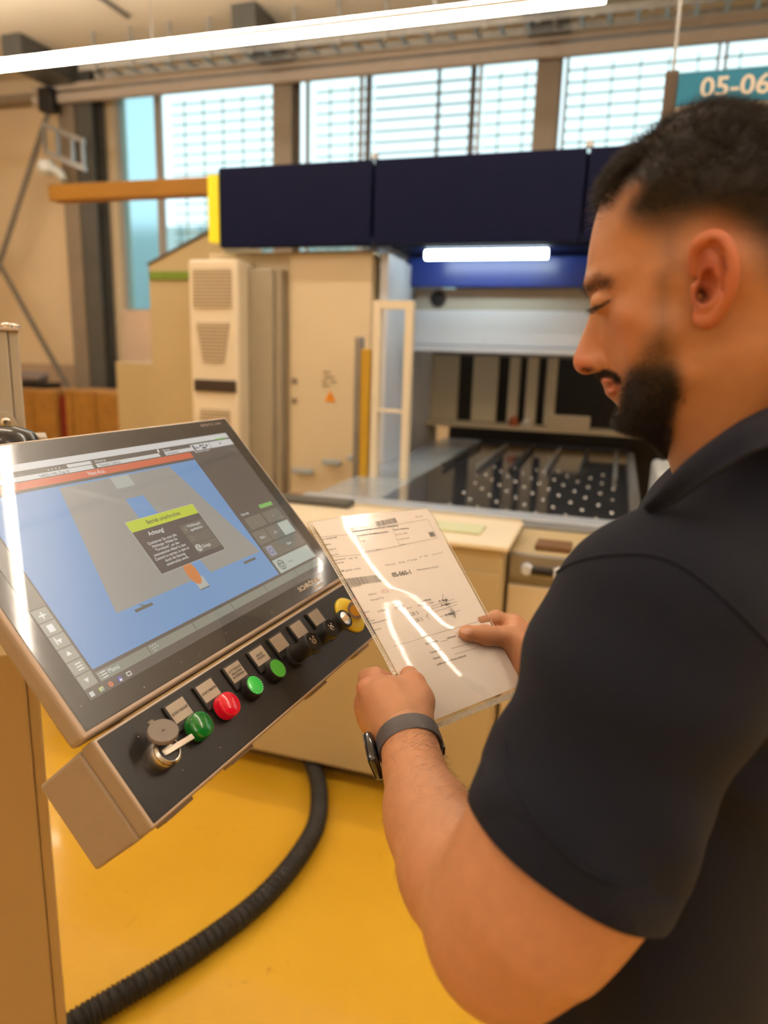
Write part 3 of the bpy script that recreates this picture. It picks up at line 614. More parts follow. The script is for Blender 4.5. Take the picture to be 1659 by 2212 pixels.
# dialog
R_(174, 102, 299.5, 178.5, 'edge', (190, 190, 180), 1.5); R_(174.6, 102.6, 299, 178, 'dialog', (80, 74, 76), 1.55)
R_(174.6, 102.6, 299, 117.3, 'lime', (190, 204, 56), 1.6)
T_('Betrieb unterbrochen', 236, 112.5, 5.8, 'ink', (70, 70, 70), width=62, z=1.7, align='c', bold=0.01)
T_('Achtung!', 209, 127.5, 5.6, 'white', width=27, z=1.7, align='c', bold=0.01)
for k, s_t in enumerate(('Quittieren Sie erst alle', 'Meldungen. Wählen Sie', '"Fortsetzen", um den', 'automatischen Ablauf in dem', 'Zustand zu starten, in dem er', 'durch die Störung', 'unterbrochen wurde.')):
    T_(s_t, 210.5, 138.5 + k * 5.45, 3.9, 'white', width=len(s_t) * 2.15, z=1.7, align='c')
for k, s_t in enumerate(('', '', 'Stopp')):
    R_(250, 127 + k * 15, 297, 141.2 + k * 15, 'keyd', (104, 100, 92), 1.6)
    if s_t: T_(s_t, 264, 166, 5, 'white', width=16, z=1.7)
T_('Meldungen', 276, 133, 4.0, 'white', width=26, z=1.7, align='c'); T_('quittieren', 276, 139, 4.0, 'white', width=24, z=1.7, align='c')
ring(257, 163.5, 5.2, 1.0, 'white', (215, 215, 210), 1.7)
Pg([(253.5, 133), (255, 132), (256.5, 135), (259, 129.5), (260.5, 130.5), (256.8, 138)], 'keyd2', (130, 134, 112), 1.7)
ring(257, 148.5, 3.4, 0.9, 'keyd2', (130, 134, 112), 1.7, tri_=False)
# bottom menu, task bar and left tool column
for (x0, x1) in ((21.5, 92.5), (93.3, 168), (168.8, 243), (243.8, 320), (320.8, 400), (400.8, 475)): R_(x0, 245.6, x1, 256.4, 'menu', (130, 134, 122), 1.15)
T_('Menü', 35, 252.8, 5, 'white', width=14)
for k in range(3):
    R_(26, 247.5 + k * 2.9, 33, 248.5 + k * 2.9, 'white', (225, 225, 220), 1.2); R_(23.5, 247.5 + k * 2.9, 24.6, 248.5 + k * 2.9, 'white', (225, 225, 220), 1.2)
for k in range(7): R_(97 + (k % 3) * 3.6 + (k // 3) * 1.2, 247.3 + (k // 3) * 3.0, 98.2 + (k % 3) * 3.6 + (k // 3) * 1.2, 248.4 + (k // 3) * 3.0, 'white', (225, 225, 220), 1.2)
for k in range(6): R_(0.8, 164.5 + k * 15.3, 18.6, 178.9 + k * 15.3, 'tool', (150, 148, 134), 1.15)
R_(0, 37, 19.5, 163.5, 'tool2', (120, 114, 104), 1.1)
def tri_ui(x, y, r, up_):
    s1 = -1 if up_ else 1; Pg([(x - r, y - s1 * r * 0.6), (x + r, y - s1 * r * 0.6), (x, y + s1 * r)], 'white', (225, 225, 220), 1.3)
tri_ui(9.5, 217, 3, True); tri_ui(9.5, 202, 3.2, False); tri_ui(9.5, 248, 3, False)
for (x0, y0, x1, y1) in ((8.7, 168, 10.3, 176), (5.5, 171.2, 13.5, 172.8), (6, 183, 13, 191), (5, 199 - 2, 6.5, 205)): R_(x0, y0, x1, y1, 'white', (225, 225, 220), 1.3)
for k in range(3): R_(8, 229 + k * 3.2, 15, 230.2 + k * 3.2, 'white', (225, 225, 220), 1.3); 
for k in range(4): R_(3.0 + (k % 2) * 2.5, 260 + (k // 2) * 2.5, 5.2 + (k % 2) * 2.5, 262.2 + (k // 2) * 2.5, 'white', (235, 235, 235), 1.3)
R_(14.6, 260.4, 20, 264.5, 'folder', (206, 206, 130), 1.3); R_(16.3, 262, 20, 264.2, 'folderb', (140, 170, 160), 1.35)
ring(29, 262.6, 2.7, 1.7, 'fire', (226, 130, 60), 1.3, tri_=False); ring(29, 262.6, 1.2, 1.1, 'violet', (150, 90, 130), 1.35, tri_=False)
R_(39, 260, 44, 265, 'diskp', (104, 92, 180), 1.3); R_(40.3, 262.6, 43.2, 265, 'white', (225, 225, 220), 1.35)
R_(51, 260, 57, 264.3, 'white', (225, 225, 220), 1.3); R_(51.8, 260.8, 56.2, 263.5, 'dark', DK, 1.35)
mats_ui = [None] * len(cols)
for k, (i, m_) in cols.items(): mats_ui[i] = m_
scr = ui.build('screen_picture', mats_ui, ST)
ink_w = mat('white_front_print', srgb(226, 214, 200), 0.4, vary=0)
q = MB(); add_text(q, 'SCHRÖDER', lambda a, b: S(a, -b, 1.3), 379.5, -278.4, 6.8, width=62, bold=0.03); add_text(q, 'GROUP', lambda a, b: S(a, -b, 1.3), 414, -286.6, 4.6, width=27, bold=0.03)
q.build('maker_lettering', ink_w, glass_o)
q = MB(); add_text(q, 'SIMATIC HMI', lambda a, b: S(a, -b, 1.3), 429, 16.0, 4.4, width=51); q.build('type_lettering', mat('grey_front_print', srgb(168, 156, 146), 0.4, vary=0), glass_o)

# --- lower control housing
chm = MB(); sbox(chm, (-21.5, 520), (299, 396), (-22, 0), 0, 3.0); ch = chm.build('control_housing_front', housing_m, ST)
cb = MB(); sbox(cb, (-22.5, 521), (300, 397), (-98, -22.4), 0, 3.5); cb.build('control_housing_rear', housing_m, ST)
lp = MB(); sbox(lp, (-20.5, 519), (300, 395), (-3, 0.9), 0, 1.8); lp.build('control_lip', lip_m, ST)
pt = MB(); sbox(pt, (-18.5, 517), (302, 392.5), (-2, 1.6), 0, 1.0); pt.build('button_plate', plate_m, ST)
cl = MB()
for x in (12, 120, 300, 440): sbox(cl, (x, x + 42), (397, 401), (-40, -24), 0, 1.2)
cl.build('clamp_tab', housing_m, ST)
# USB access port with open cap and metal stick
usb = MB(); usb.lathe(S(27.5, 347, 1), SX * 0.001, SY * 0.001, SN * 0.001, [(16, 0), (16, 11), (15.4, 12), (14.8, 15), (12.5, 17), (11.6, 16.8), (11.6, 14)], 48, 0)
up_ = usb.build('usb_port_ring', mat('brushed_nickel', (0.62, 0.58, 0.53), 0.25, 1.0, vary=0.05), ST)
q = MB(); q.lathe(S(27.5, 347, 1), SX * 0.001, SY * 0.001, SN * 0.001, [(11.6, 0), (11.6, 14.5), (1, 14.6)], 40, 0); q.build('usb_port_core', mat('charcoal_plastic', (0.05, 0.048, 0.05), 0.45, vary=0.05), up_)
q = MB(); q.box(S(27.5, 347, 15.6), SX * 0.001, -SY * 0.001, SN * 0.001, (-7, 7), (-3.2, 3.2), (0, 1.2), 0, 0.4); q.build('usb_slot_frame', mat('bright_metal', (0.8, 0.76, 0.7), 0.2, 1.0, vary=0), up_)
q = MB(); kx = SX * 0.93 + SN * 0.30 - SY * 0.10; kx /= np.linalg.norm(kx); kz = np.cross(kx, -SY)
q.box(S(24.5, 348, 16), kx * 0.001, -SY * 0.001, kz * 0.001, (-2, 30), (-2.8, 2.8), (-1.2, 1.2), 0, 0.5); q.build('metal_stick', mat('warm_metal', (0.55, 0.48, 0.40), 0.25, 1.0, vary=0.05), up_)
cn = SN * 0.80 + SY * 0.45 - SX * 0.15; cn /= np.linalg.norm(cn); cx_ = np.cross(SY, cn); cx_ /= np.linalg.norm(cx_); cy_ = np.cross(cn, cx_)
C0 = S(27.5, 332, 22)
q = MB(); q.lathe(C0, cx_ * 0.001, cy_ * 0.001, cn * 0.001, [(1, 0), (13.6, 0), (14.6, 1), (14.6, 4), (14.0, 5), (1, 5)], 40, 0, cap=False)
q.box(C0, cx_ * 0.001, cy_ * 0.001, cn * 0.001, (-3, 3), (10, 18), (0.6, 4), 0, 0.6); q.build('dust_cap', mat('mid_grey_plastic', srgb(122, 112, 104), 0.45, vary=0.04), up_)
q = MB(); q.tube([C0 - cy_ * 0.012, S(27, 337, 12), S(30, 341, 8)], 0.003, 8); q.build('cap_strap', mat('grey_strap', srgb(96, 90, 84), 0.5, vary=0.04), up_)
# label frames and pushbuttons
lab_black = mat('black_label_frame', (0.014, 0.013, 0.012), 0.35, vary=0)
lab_plate = mat('silver_label_plate', srgb(176, 162, 146), 0.42, 0.25, vary=0.05, scale=60)
ink = mat('black_engraving', (0.03, 0.028, 0.026), 0.5, vary=0)
chrome = mat('chrome_lock', (0.85, 0.8, 0.74), 0.12, 1.0, vary=0)
def lens_mat(name, rgb, es): return mat(name, srgb(*rgb), 0.18, spec=0.6, emit=srgb(*rgb), es=es, vary=0.04, coat=0.5)
greenlens = lens_mat('dark_green_lens', (20, 112, 36), 0.06); redlens = lens_mat('lit_red_lens', (206, 12, 38), 0.16)
litgreen = lens_mat('lit_green_lens', (50, 180, 70), 0.35); flatgreen = mat('flat_green_cap', srgb(72, 166, 44), 0.4, vary=0.02, emit=srgb(72, 166, 44), es=0.0)
XB = [80, 130, 181.5, 231, 263 + 17, 311 + 17, 359 + 17 - 3, 0]
def label_frame(x, lines, parent):
    q = MB(); sbox(q, (x - 15.5, x + 15.5), (309, 340), (1.6, 5.2), 0, 1.2); f_ = q.build('label_frame', lab_black, parent)
    q = MB(); sbox(q, (x - 13.2, x + 13.2), (311, 331.5), (5.0, 5.8), 0, 0.3); q.build('label_plate', lab_plate, f_)
    if lines:
        q = MB()
        for k, s_t in enumerate(lines): add_text(q, s_t, lambda a, b: S(a, -b, 6.0), x, -(323.0 + (k - (len(lines) - 1) / 2) * 4.2), 2.6, width=min(24.5, len(s_t) * 2.15), align='c', bold=0.02)
        if q.v: q.build('engraved_text', ink, f_)
def button(x, kind, lines):
    lbl = {'pilot_green': 'dark green domed lamp', 'pilot_red': 'glowing red domed lamp', 'lit': 'glowing green pushbutton', 'flat': 'flat green pushbutton', 'lock': 'black key switch', 'key': 'black key switch with key'}[kind]
    nm = {'pilot_green': 'indicator_lamp', 'pilot_red': 'indicator_lamp', 'lit': 'push_button', 'flat': 'push_button', 'lock': 'key_switch', 'key': 'key_switch'}[kind]
    q = MB(); y = 346.5
    L = lambda q_, prof, mi=0, n=48: q_.lathe(S(x, y, 1.6), SX * 0.001, SY * 0.001, SN * 0.001, prof, n, mi, cap=True)
    if kind.startswith('pilot'):
        L(q, [(14.6, 0), (14.6, 3), (14.2, 4)]); p = q.build(nm, lab_black, ST)
        q = MB(); L(q, [(14.2, 4), (14.4, 8), (14.2, 8.6), (14.3, 10), (13.9, 14), (13.2, 15.2), (12.2, 15.6), (9, 16.8), (5, 17.6), (0.5, 17.9)]); q.build('lens', greenlens if kind == 'pilot_green' else redlens, p)
    elif kind in ('lit', 'flat'):
        L(q, [(14.4, 0), (14.4, 7), (14.0, 9), (13.2, 12), (12.4, 12.4), (11.6, 11.6)]); p = q.build(nm, lab_black, ST)
        q = MB()
        if kind == 'lit':
            L(q, [(11.4, 9), (11.4, 11.4), (10.8, 12.2), (10.2, 12.0), (9.6, 12.6), (5, 13.4), (0.5, 13.6)]); o_ = q.build('lens', litgreen, p)
            n = 40; q = MB()
            for k in range(n):
                if k % 2: continue
                a0, a1 = 2 * pi * k / n, 2 * pi * (k + 1) / n
                q.add([S(x + r * cos(a), y + r * sin(a), 14.3) for a in (a0, a1) for r in (10.3, 10.9)], [(0, 1, 3, 2)])
            q.build('dotted_ring', mat('pale_green_ring', srgb(150, 240, 160), 0.3, vary=0, emit=srgb(150, 240, 160), es=0.4), p)
        else:
            L(q, [(11.8, 9), (11.8, 11.8), (11.4, 12.2), (0.5, 12.3)]); q.build('cap', flatgreen, p)
    else:
        H = 42 if kind == 'lock' else 36
        L(q, [(14.4, 0), (14.4, 6), (13.6, 8), (11.5, 8.5), (11.5, H - 8), (13.2, H - 7), (13.4, H - 1), (12.8, H), (11.2, H), (11.0, H - 0.8)]); p = q.build(nm, M['black'], ST)
        q = MB(); q.lathe(S(x, y, 1.6), SX * 0.001, SY * 0.001, SN * 0.001, [(4.5 if kind == 'lock' else 9.8, H - 1.2), (4.2 if kind == 'lock' else 9.6, H + 0.3), (0.4, H + 0.4)], 6 if kind == 'lock' else 40, 0, smooth=False); c_ = q.build('lock_core', chrome, p)
        if kind == 'lock':
            q = MB(); sbox(q, (x - 0.8, x + 0.8), (y - 3.0, y + 3.0), (H + 1.9, H + 2.3)); q.build('key_slot', M['black'], p)
            q = MB()
            for s1 in (-1, 1):
                a = radians(35 * s1 - 90); d0 = np.array([cos(a), sin(a)]); pp = np.array([x, y]) + d0 * 7.2; t_ = np.array([-d0[1], d0[0]])
                q.add([S(*(pp + t_ * 1.7), H + 1.75), S(*(pp - t_ * 1.7), H + 1.75), S(*(pp - d0 * 2.2), H + 1.75)], [(0, 1, 2)])
            q.build('position_marks', ink_w, p)
        else:
            q = MB(); sbox(q, (x - 0.9, x + 0.9), (y - 3.6, y + 3.6), (H + 1, H + 14), 0, 0.3); q.build('key_blade', chrome, p)
            kb = S(x, y, H + 24); q = MB(); q.lathe(kb, (SN * 0.9 + SX * 0.2) * 0.001, SY * 0.001, SX * 0.001, [(3, -2.6), (12, -2.4), (13, -1.6), (13, 1.6), (12, 2.4), (3, 2.6)], 28); q.build('key_bow', mat('smoky_key_plastic', srgb(150, 134, 116), 0.3, vary=0.05, trans=0.15), p)
            q = MB(); q.lathe(kb - SX * 0.0028, (SN * 0.9 + SX * 0.2) * 0.001, SY * 0.001, -SX * 0.001, [(8, 0), (8, 0.6), (1, 0.7)], 24); q.build('key_label', mat('amber_sticker', srgb(216, 160, 52), 0.4, vary=0.1), p)
    tag(p, lbl); label_frame(x - (8 if kind in ('lock', 'key') else 4), lines, p)
button(80.2, 'pilot_green', ['ZUTRITT ERLAUBT']); button(128.3, 'pilot_red', ['ZUTRITT VERBOTEN'])
button(180, 'lit', ['LICHTVORHANG', 'UMLAUFEND', 'ENTSPERREN']); button(229.5, 'flat', ['ABLAUF', 'STARTEN'])
button(279, 'lock', []); button(328.5, 'lock', []); button(378, 'key', []); 
q = MB(); q.lathe(S(446, 346, 1.6), SX * 0.001, SY * 0.001, SN * 0.001, [(29, 0), (29, 2.5), (28, 3.5), (20, 6), (14, 6.5)], 40); es_ = q.build('emergency_stop', M['yellow'], ST)
tag(es_, 'yellow ring of the emergency stop'); q = MB(); q.lathe(S(450, 346, 8), SX * 0.001, SY * 0.001, SN * 0.001, [(11, 0), (11, 8), (16, 11), (16, 16), (12, 19), (1, 20)], 32); q.build('mushroom_head', mat('red_mushroom', srgb(190, 24, 20), 0.35, vary=0.03), es_)
# tiny debris specks on the console
q = MB()
for (x, y) in ((-11.5, 267.4), (60, 282), (120, 279), (150, 281.5), (205, 276), (300, 283), (250, 300.5), (40, 371), (20, 320), (95, 377)):
    q.lathe(S(x, y, 1.9 if y > 298 else 1.2), SX * 0.001, SY * 0.001, SN * 0.001, [(0.5, 0), (0.35, 0.35)], 6)
o = q.build('lint_specks', ink_w, ST); o['kind'] = 'stuff'

# --- post that carries the console
PD = 1.22
pe = px(113, 1850, PD); ps = empty('support_post', (pe[0] - 0.1, pe[1] + 0.06, 0), 'tall square cream grey post at the left edge of the picture carrying the console', 'post')
gx = np.array([0.890, 0.455, 0]); gx /= np.linalg.norm(gx); gy = np.array([-gx[1], gx[0], 0])
P0 = np.array([pe[0], pe[1], 0.0]); ztop = px(44, 716, PD)[2]
post_m = mat('sand_powder_coat', srgb(180, 152, 104), 0.45, vary=0.02, scale=4); arm_m = mat('grey_powder_coat', srgb(176, 168, 152), 0.5, vary=0.02, scale=8, bump=0.2, bscale=900)
q = MB(); q.box(P0, gx, gy, EZ, (-0.17, -0.017), (0.0, 0.14), (0, 1.12), 0, 0.004); q.box(P0, gx, gy, EZ, (-0.0165, 0), (0.004, 0.136), (0, 1.12), 0, 0.003); q.build('lower_column', post_m, ps)
pu = px(46, 800, PD); P0 = np.array([pu[0], pu[1], 0.0])
q = MB(); q.box(P0, gx, gy, EZ, (-0.17, -0.017), (0.0, 0.14), (1.122, ztop), 0, 0.003); q.box(P0, gx, gy, EZ, (-0.0165, 0), (0.004, 0.136), (1.122, ztop), 0, 0.003); q.build('upper_column', arm_m, ps)
MB().box(P0, gx, gy, EZ, (-0.18, 0.002), (-0.004, 0.144), (ztop, ztop + 0.006), 0, 0.0015).build('top_cap', lip_m, ps)
for (x, y) in ((-0.017, 0.02), (-0.006, 0.08)):
    MB().lathe(P0 + gx * x + gy * y + EZ * (ztop + 0.006), gx, gy, EZ, [(0.010, 0), (0.0095, 0.004), (0.006, 0.007), (0.001, 0.008)], 20).build('cap_screw', chrome, ps)
P0 = np.array([pe[0], pe[1], 0.0]); MB().box(P0, gx, gy, EZ, (-0.20, 0.04), (-0.04, 0.17), (0, 0.012), 0, 0.003).build('foot_plate', arm_m, ps)
P0 = np.array([pu[0], pu[1], 0.0]); bz = px(20, 905, PD)[2]
q = MB(); q.prism([P0 + gx * x - gy * 0.016 + EZ * z for x, z in ((-0.17, bz + 0.016), (-0.03, bz + 0.012), (-0.018, bz + 0.006), (-0.012, bz - 0.012), (-0.012, bz - 0.022), (-0.03, bz - 0.012), (-0.06, bz - 0.014), (-0.17, bz - 0.012))], gy * 0.015); q.build('arm_bracket', arm_m, ps)
bp_ = hit(13, 912, P0 - gy * 0.016, gy)
q = MB(); q.lathe(bp_, gx, EZ, -gy, [(0.0075, 0), (0.0075, 0.005), (0.006, 0.006), (0.0035, 0.006), (0.0035, 0.003)], 20); q.build('hex_bolt', chrome, ps)
jc = px(8, 958, 1.02); q = MB(); q.lathe(jc, gx, gy, EZ, [(0.052, -0.09), (0.056, -0.03), (0.052, 0.0), (0.040, 0.016), (0.02, 0.024), (0.002, 0.026)], 36)
q.tube([jc - EZ * 0.02, jc - EZ * 0.05 + SX * 0.14, S(240, 130, -64)], 0.035, 16); q.build('swivel_joint', mat('glossy_black_joint', (0.03, 0.028, 0.028), 0.15, vary=0.03), ps)
q = MB(); q.box(jc, gx, gy, EZ, (0.0, 0.058), (0.02, 0.08), (-0.05, 0.006), 0, 0.003); q.build('joint_cover', arm_m, ps)
# ================================================================== SHEET AND SLEEVE
PTL, PTR, PBR, PBL = px(662, 1128, 0.928), px(926, 1097, 1.070), px(1141, 1494, 0.962), px(917, 1587, 0.812)
PN = np.cross(PTR - PTL, PBL - PTL); PN /= np.linalg.norm(PN)
if PN @ (CAM - PTL) < 0: PN = -PN
def PS(s, t, h=0.0):                                   # s 0..1 across, t 0..1 down the sleeve
    P = (1 - s) * (1 - t) * PTL + s * (1 - t) * PTR + s * t * PBR + (1 - s) * t * PBL
    bow = 0.004 * sin(pi * t) * (1 - 0.6 * s) + 0.0025 * sin(pi * s)
    return P + PN * (h + bow)
def st_of(u, v):
    s, t = 0.5, 0.5
    for _ in range(25):
        f = np.array(proj(PS(s, t))) - (u, v)
        a = (np.array(proj(PS(s + 1e-4, t))) - np.array(proj(PS(s, t)))) / 1e-4
        b = (np.array(proj(PS(s, t + 1e-4))) - np.array(proj(PS(s, t)))) / 1e-4
        d = np.linalg.solve(np.stack([a, b], 1), -f); s += d[0]; t += d[1]
    return s, t
def pdep(u, v): s, t = st_of(u, v); return float((PS(s, t) - CAM) @ FWD)

white_paper = mat('white_office_paper', srgb(250, 242, 236), 0.7, vary=0.008, scale=10)
print_ink = mat('printed_ink', (0.10, 0.095, 0.10), 0.6, vary=0); light_ink = mat('grey_print', (0.28, 0.27, 0.27), 0.6, vary=0)
pf = empty('order_form', PS(0.5, 0.5), 'white printed order form inside the clear sleeve held in both hands', 'paper')
NS, NT = 24, 32
g = MB(); vv = []; ff = []
S0, S1, T0, T1 = 0.035, 0.985, 0.004, 0.965
for j in range(NT + 1):
    for i in range(NS + 1): vv.append(PS(S0 + (S1 - S0) * i / NS, T0 + (T1 - T0) * j / NT))
nv = len(vv); vv += [p - PN * 0.0003 for p in vv]
for j in range(NT):
    for i in range(NS):
        a = j * (NS + 1) + i; ff.append((a, a + 1, a + NS + 2, a + NS + 1)); ff.append((nv + a, nv + a + NS + 1, nv + a + NS + 2, nv + a + 1))
g.add(vv, ff, 0, True); g.build('sheet', white_paper, pf)
def FP(x, y): return PS(x, y, 0.0004)                  # x,y in 0..1 sleeve coordinates, y down
PW_, PH_ = 0.222, 0.305
inkm = MB()
def ptext(s_t, u, v, h, width=None, bold=0.0, mi=0, align='l'):
    s, t = st_of(u, v)
    add_text(inkm, s_t, lambda a, b: PS(a / PW_, -b / PH_, 0.0005), s * PW_, -t * PH_, h, width=width, bold=bold, mi=mi, align=align)
def pline(u0, v0, u1, v1, th=0.0004, mi=0):
    a = np.array(st_of(u0, v0)) * (PW_, PH_); b = np.array(st_of(u1, v1)) * (PW_, PH_)
    d = b - a; d /= np.linalg.norm(d) + 1e-9; n_ = np.array([-d[1], d[0]]) * th / 2; K = 6
    for k in range(K):
        p = a + (b - a) * k / K; q_ = a + (b - a) * (k + 1) / K
        inkm.add([PS(*(w_ / (PW_, PH_)), 0.0005) for w_ in (p - n_, q_ - n_, q_ + n_, p + n_)], [(0, 1, 2, 3)], mi)
z1 = lambda x, y: (650 + x * 310 / 1659, 1080 + y * 310 / 1659)
z2 = lambda x, y: (850 + x * 310 / 1659, 1280 + y * 310 / 1659)
H1 = 0.0022
for (s_t, x, y, w_, b_) in (('Hans Eberle AG, Ennenda', 583, 345, 0.0290, 0), ('Werkzeugauftrag ohne Druck / Erstauftrag', 595, 375, 0.083, .03), ('Hans Eberle AG Metallwarenfabrik', 655, 425, 0.056, .03), ('Textur Halterung', 1070, 355, 0.030, .03),
    ('Art.-Nr. L-1000', 1098, 410, 0.0225, 0), ('1 Stk', 690, 490, 0.0085, .0), ('Kunden-Art-Nr.', 1125, 465, 0.0225, 0), ('Index', 1155, 527, 0.0085, 0), ('Bestell-Nr. 50-0161', 748, 605, 0.029, 0),
    ('FA: 293207.005', 240, 468, 0.025, .01), ('KB-Nr.', 277, 530, 0.0105, .01), ('Projekt-Nr.', 303, 588, 0.0155, 0), ('Komm-Nr.', 333, 652, 0.0150, 0), ('Mengentoleranz:', 353, 712, 0.0235, 0), ('+0% / -0%', 552, 692, 0.0155, 0), ('Bemerkung:', 368, 748, 0.018, 0),
    ('Pos. 50', 416, 842, 0.0115, .03), ('(O.M.St. Ansatz)', 512, 830, 0.0255, 0), ('100320719032650', 515, 1030, 0.026, 0),
    ('FS-Wechsel', 976, 765, 0.018, 0), ('einmalig', 1133, 735, 0.011, 0), ('dauerhaft', 1268, 705, 0.0135, 0), ('FS-Nr.:', 1425, 658, 0.0085, 0), ('Abkantmaschine Trumpf 5230', 1342, 820, 0.044, 0),
    ('Aufkanten', 778, 1108, 0.0145, 0), ('Halterung für Typ', 808, 1170, 0.022, 0), ('Vorgabezeit:', 672, 1325, 0.0175, 0), ('tr: 0.25 (h)', 890, 1300, 0.015, .02), ('te: 0.03 (h)', 1090, 1255, 0.0165, .01), ('Datum', 1222, 1262, 0.010, 0),
    ('Einrichter', 700, 1397, 0.0135, 0), ('1. Stück Kontr.', 722, 1428, 0.0195, .01), ('1. Stück Sichtkontrolle Person 2', 738, 1458, 0.0445, .01), ('Schlusskontrolle', 770, 1535, 0.0225, 0), ('Seite 4 von 5', 1325, 205, 0.0155, 0)):
    ptext(s_t, *z1(x, y), H1, w_, b_)
ptext('05-065-1', *z1(1065, 893), 0.0062, 0.0345, 0.02)
for (s_t, x, y, w_, b_) in (('Total: 0.50 (h)', 300, 118, 0.023, .02), ('Name', 285, 163, 0.011, 0), ('Visum', 415, 133, 0.009, 0), ('Gesamtmenge', 372, 607, 0.0235, .02), ('Liefermenge', 620, 540, 0.0185, .02), ('Verpackt in:', 425, 708, 0.022, .02), ('Datum:', 463, 778, 0.0135, .02), ('Lieferung von Ihnen abgeholt', 503, 845, 0.060, .02)):
    ptext(s_t, *z2(x, y), 0.0026, w_, b_)
for s_t, x, y in (('Ar. Osman', 525, 112), ('Ar. Osman', 553, 157), ('Ar. Osman', 600, 272)): ptext(s_t, *z2(x, y), 0.0027, 0.0185, 0.04)
for s_t, x, y in (('28.5', 200, 275), ('28.5', 250, 348)): ptext(s_t, *z2(x, y), 0.0052, 0.0155, -0.01)
for P_ in ([(375, 300), (385, 245), (415, 318)], [(568, 18), (566, 95)], [(600, 60), (612, 125), (625, 150), (600, 150), (640, 130)], [(640, 150), (660, 235), (668, 180), (690, 285), (700, 215), (712, 300), (718, 235)], [(655, 265), (690, 200), (700, 255)]):
    for a_, b_ in zip(P_[:-1], P_[1:]): pline(*z2(*a_), *z2(*b_), 0.0005)
for (a_, b_) in (((215, 432), (600, 398)), ((215, 432), (333, 664)), ((333, 664), (690, 635)), ((595, 383), (1465, 225)), ((640, 398), (735, 618)), ((735, 618), (1580, 440)), ((1465, 225), (1580, 440)), ((1050, 325), (1150, 545)), ((1515, 638), (1642, 605))):
    pline(*z1(*a_), *z1(*b_), 0.00035)
for (a_, b_) in (((0, 625), (1033, 323)), ((540, 570), (625, 550)), ((740, 515), (775, 512)), ((665, 650), (945, 575)), ((708, 713), (972, 640)), ((425, 165), (700, 75)), ((440, 190), (735, 105)), ((465, 228), (735, 140)), ((510, 292), (775, 203))):
    pline(*z2(*a_), *z2(*b_), 0.0004)
for (x, y) in ((1228, 712), (1375, 668)):
    for a_, b_ in (((0, 0), (14, -4)), ((14, -4), (20, -18)), ((20, -18), (6, -14)), ((6, -14), (0, 0))): pline(*z1(x + a_[0], y + a_[1]), *z1(x + b_[0], y + b_[1]), 0.0003)
def barcode(c0, c1, h, n, seed):
    rr = random.Random(seed); a = np.array(st_of(*c0)) * (PW_, PH_); b = np.array(st_of(*c1)) * (PW_, PH_); x = 0; L = b[0] - a[0]
    while x < L - 0.0006:
        w_ = rr.choice((0.0003, 0.0003, 0.0006)); 
        yy = a[1] + (b[1] - a[1]) * x / L
        inkm.add([PS((a[0] + x) / PW_, yy / PH_, 0.0005), PS((a[0] + x + w_) / PW_, yy / PH_, 0.0005), PS((a[0] + x + w_) / PW_, (yy + h) / PH_, 0.0005), PS((a[0] + x) / PW_, (yy + h) / PH_, 0.0005)], [(0, 1, 2, 3)])
        x += w_ + rr.choice((0.0003, 0.0005, 0.0007))
barcode(z1(850, 255), z1(1085, 208), 0.0085, 30, 3); barcode(z1(468, 918), z1(905, 865), 0.011, 60, 5)
s_, t_ = st_of(*z1(1470, 375)); inkm.add([PS(s_, t_, .0004), PS(s_ + .05, t_, .0004), PS(s_ + .05, t_ + .027, .0004), PS(s_, t_ + .027, .0004)], [(0, 1, 2, 3)], 1)
ptext('SL1', *z1(1492, 408), 0.0026, 0.0075, 0.03)
inkm.build('print', [print_ink, light_ink], pf)
inkm = MB(); ptext('17.2.', *z1(930, 1085), 0.0045, 0.014); inkm.build('red_note', mat('red_ink', srgb(214, 120, 130), 0.6, vary=0), pf)

# clear sleeve: thin glossy film, its relief shaped so lamp glints follow set lines
def clear_film(name):
    m = bpy.data.materials.new(name); m.use_nodes = True; nt = m.node_tree; nt.nodes.clear()
    o = nt.nodes.new('ShaderNodeOutputMaterial'); mx = nt.nodes.new('ShaderNodeMixShader'); tr = nt.nodes.new('ShaderNodeBsdfTransparent')
    gl_ = nt.nodes.new('ShaderNodeBsdfGlossy'); fc = nt.nodes.new('ShaderNodeLayerWeight'); pw = nt.nodes.new('ShaderNodeMath'); pw.operation = 'POWER'; pw.inputs[1].default_value = 4.0; fr = nt.nodes.new('ShaderNodeMath'); fr.operation = 'MULTIPLY_ADD'; fr.inputs[1].default_value = 0.6; fr.inputs[2].default_value = 0.085; nt.links.new(fc.outputs['Facing'], pw.inputs[0]); nt.links.new(pw.outputs[0], fr.inputs[0])
    gl_.inputs['Roughness'].default_value = 0.085; tr.inputs['Color'].default_value = (0.97, 0.97, 0.965, 1)
    tc = nt.nodes.new('ShaderNodeTexCoord'); n = nt.nodes.new('ShaderNodeTexNoise'); n.inputs['Scale'].default_value = 1500; n.inputs['Detail'].default_value = 2
    b = nt.nodes.new('ShaderNodeBump'); b.inputs['Strength'].default_value = 0.03; b.inputs['Distance'].default_value = 0.0003
    nt.links.new(tc.outputs['Object'], n.inputs['Vector']); nt.links.new(n.outputs['Fac'], b.inputs['Height']); nt.links.new(b.outputs['Normal'], gl_.inputs['Normal'])
    nt.links.new(fr.outputs[0], mx.inputs['Fac']); nt.links.new(tr.outputs[0], mx.inputs[1]); nt.links.new(gl_.outputs[0], mx.inputs[2]); nt.links.new(mx.outputs[0], o.inputs['Surface'])
    return m
def sstep_(x, a, b):
    t = np.clip((x - a) / (b - a), 0, 1); return t * t * (3 - 2 * t)
film = clear_film('clear_sleeve_film')
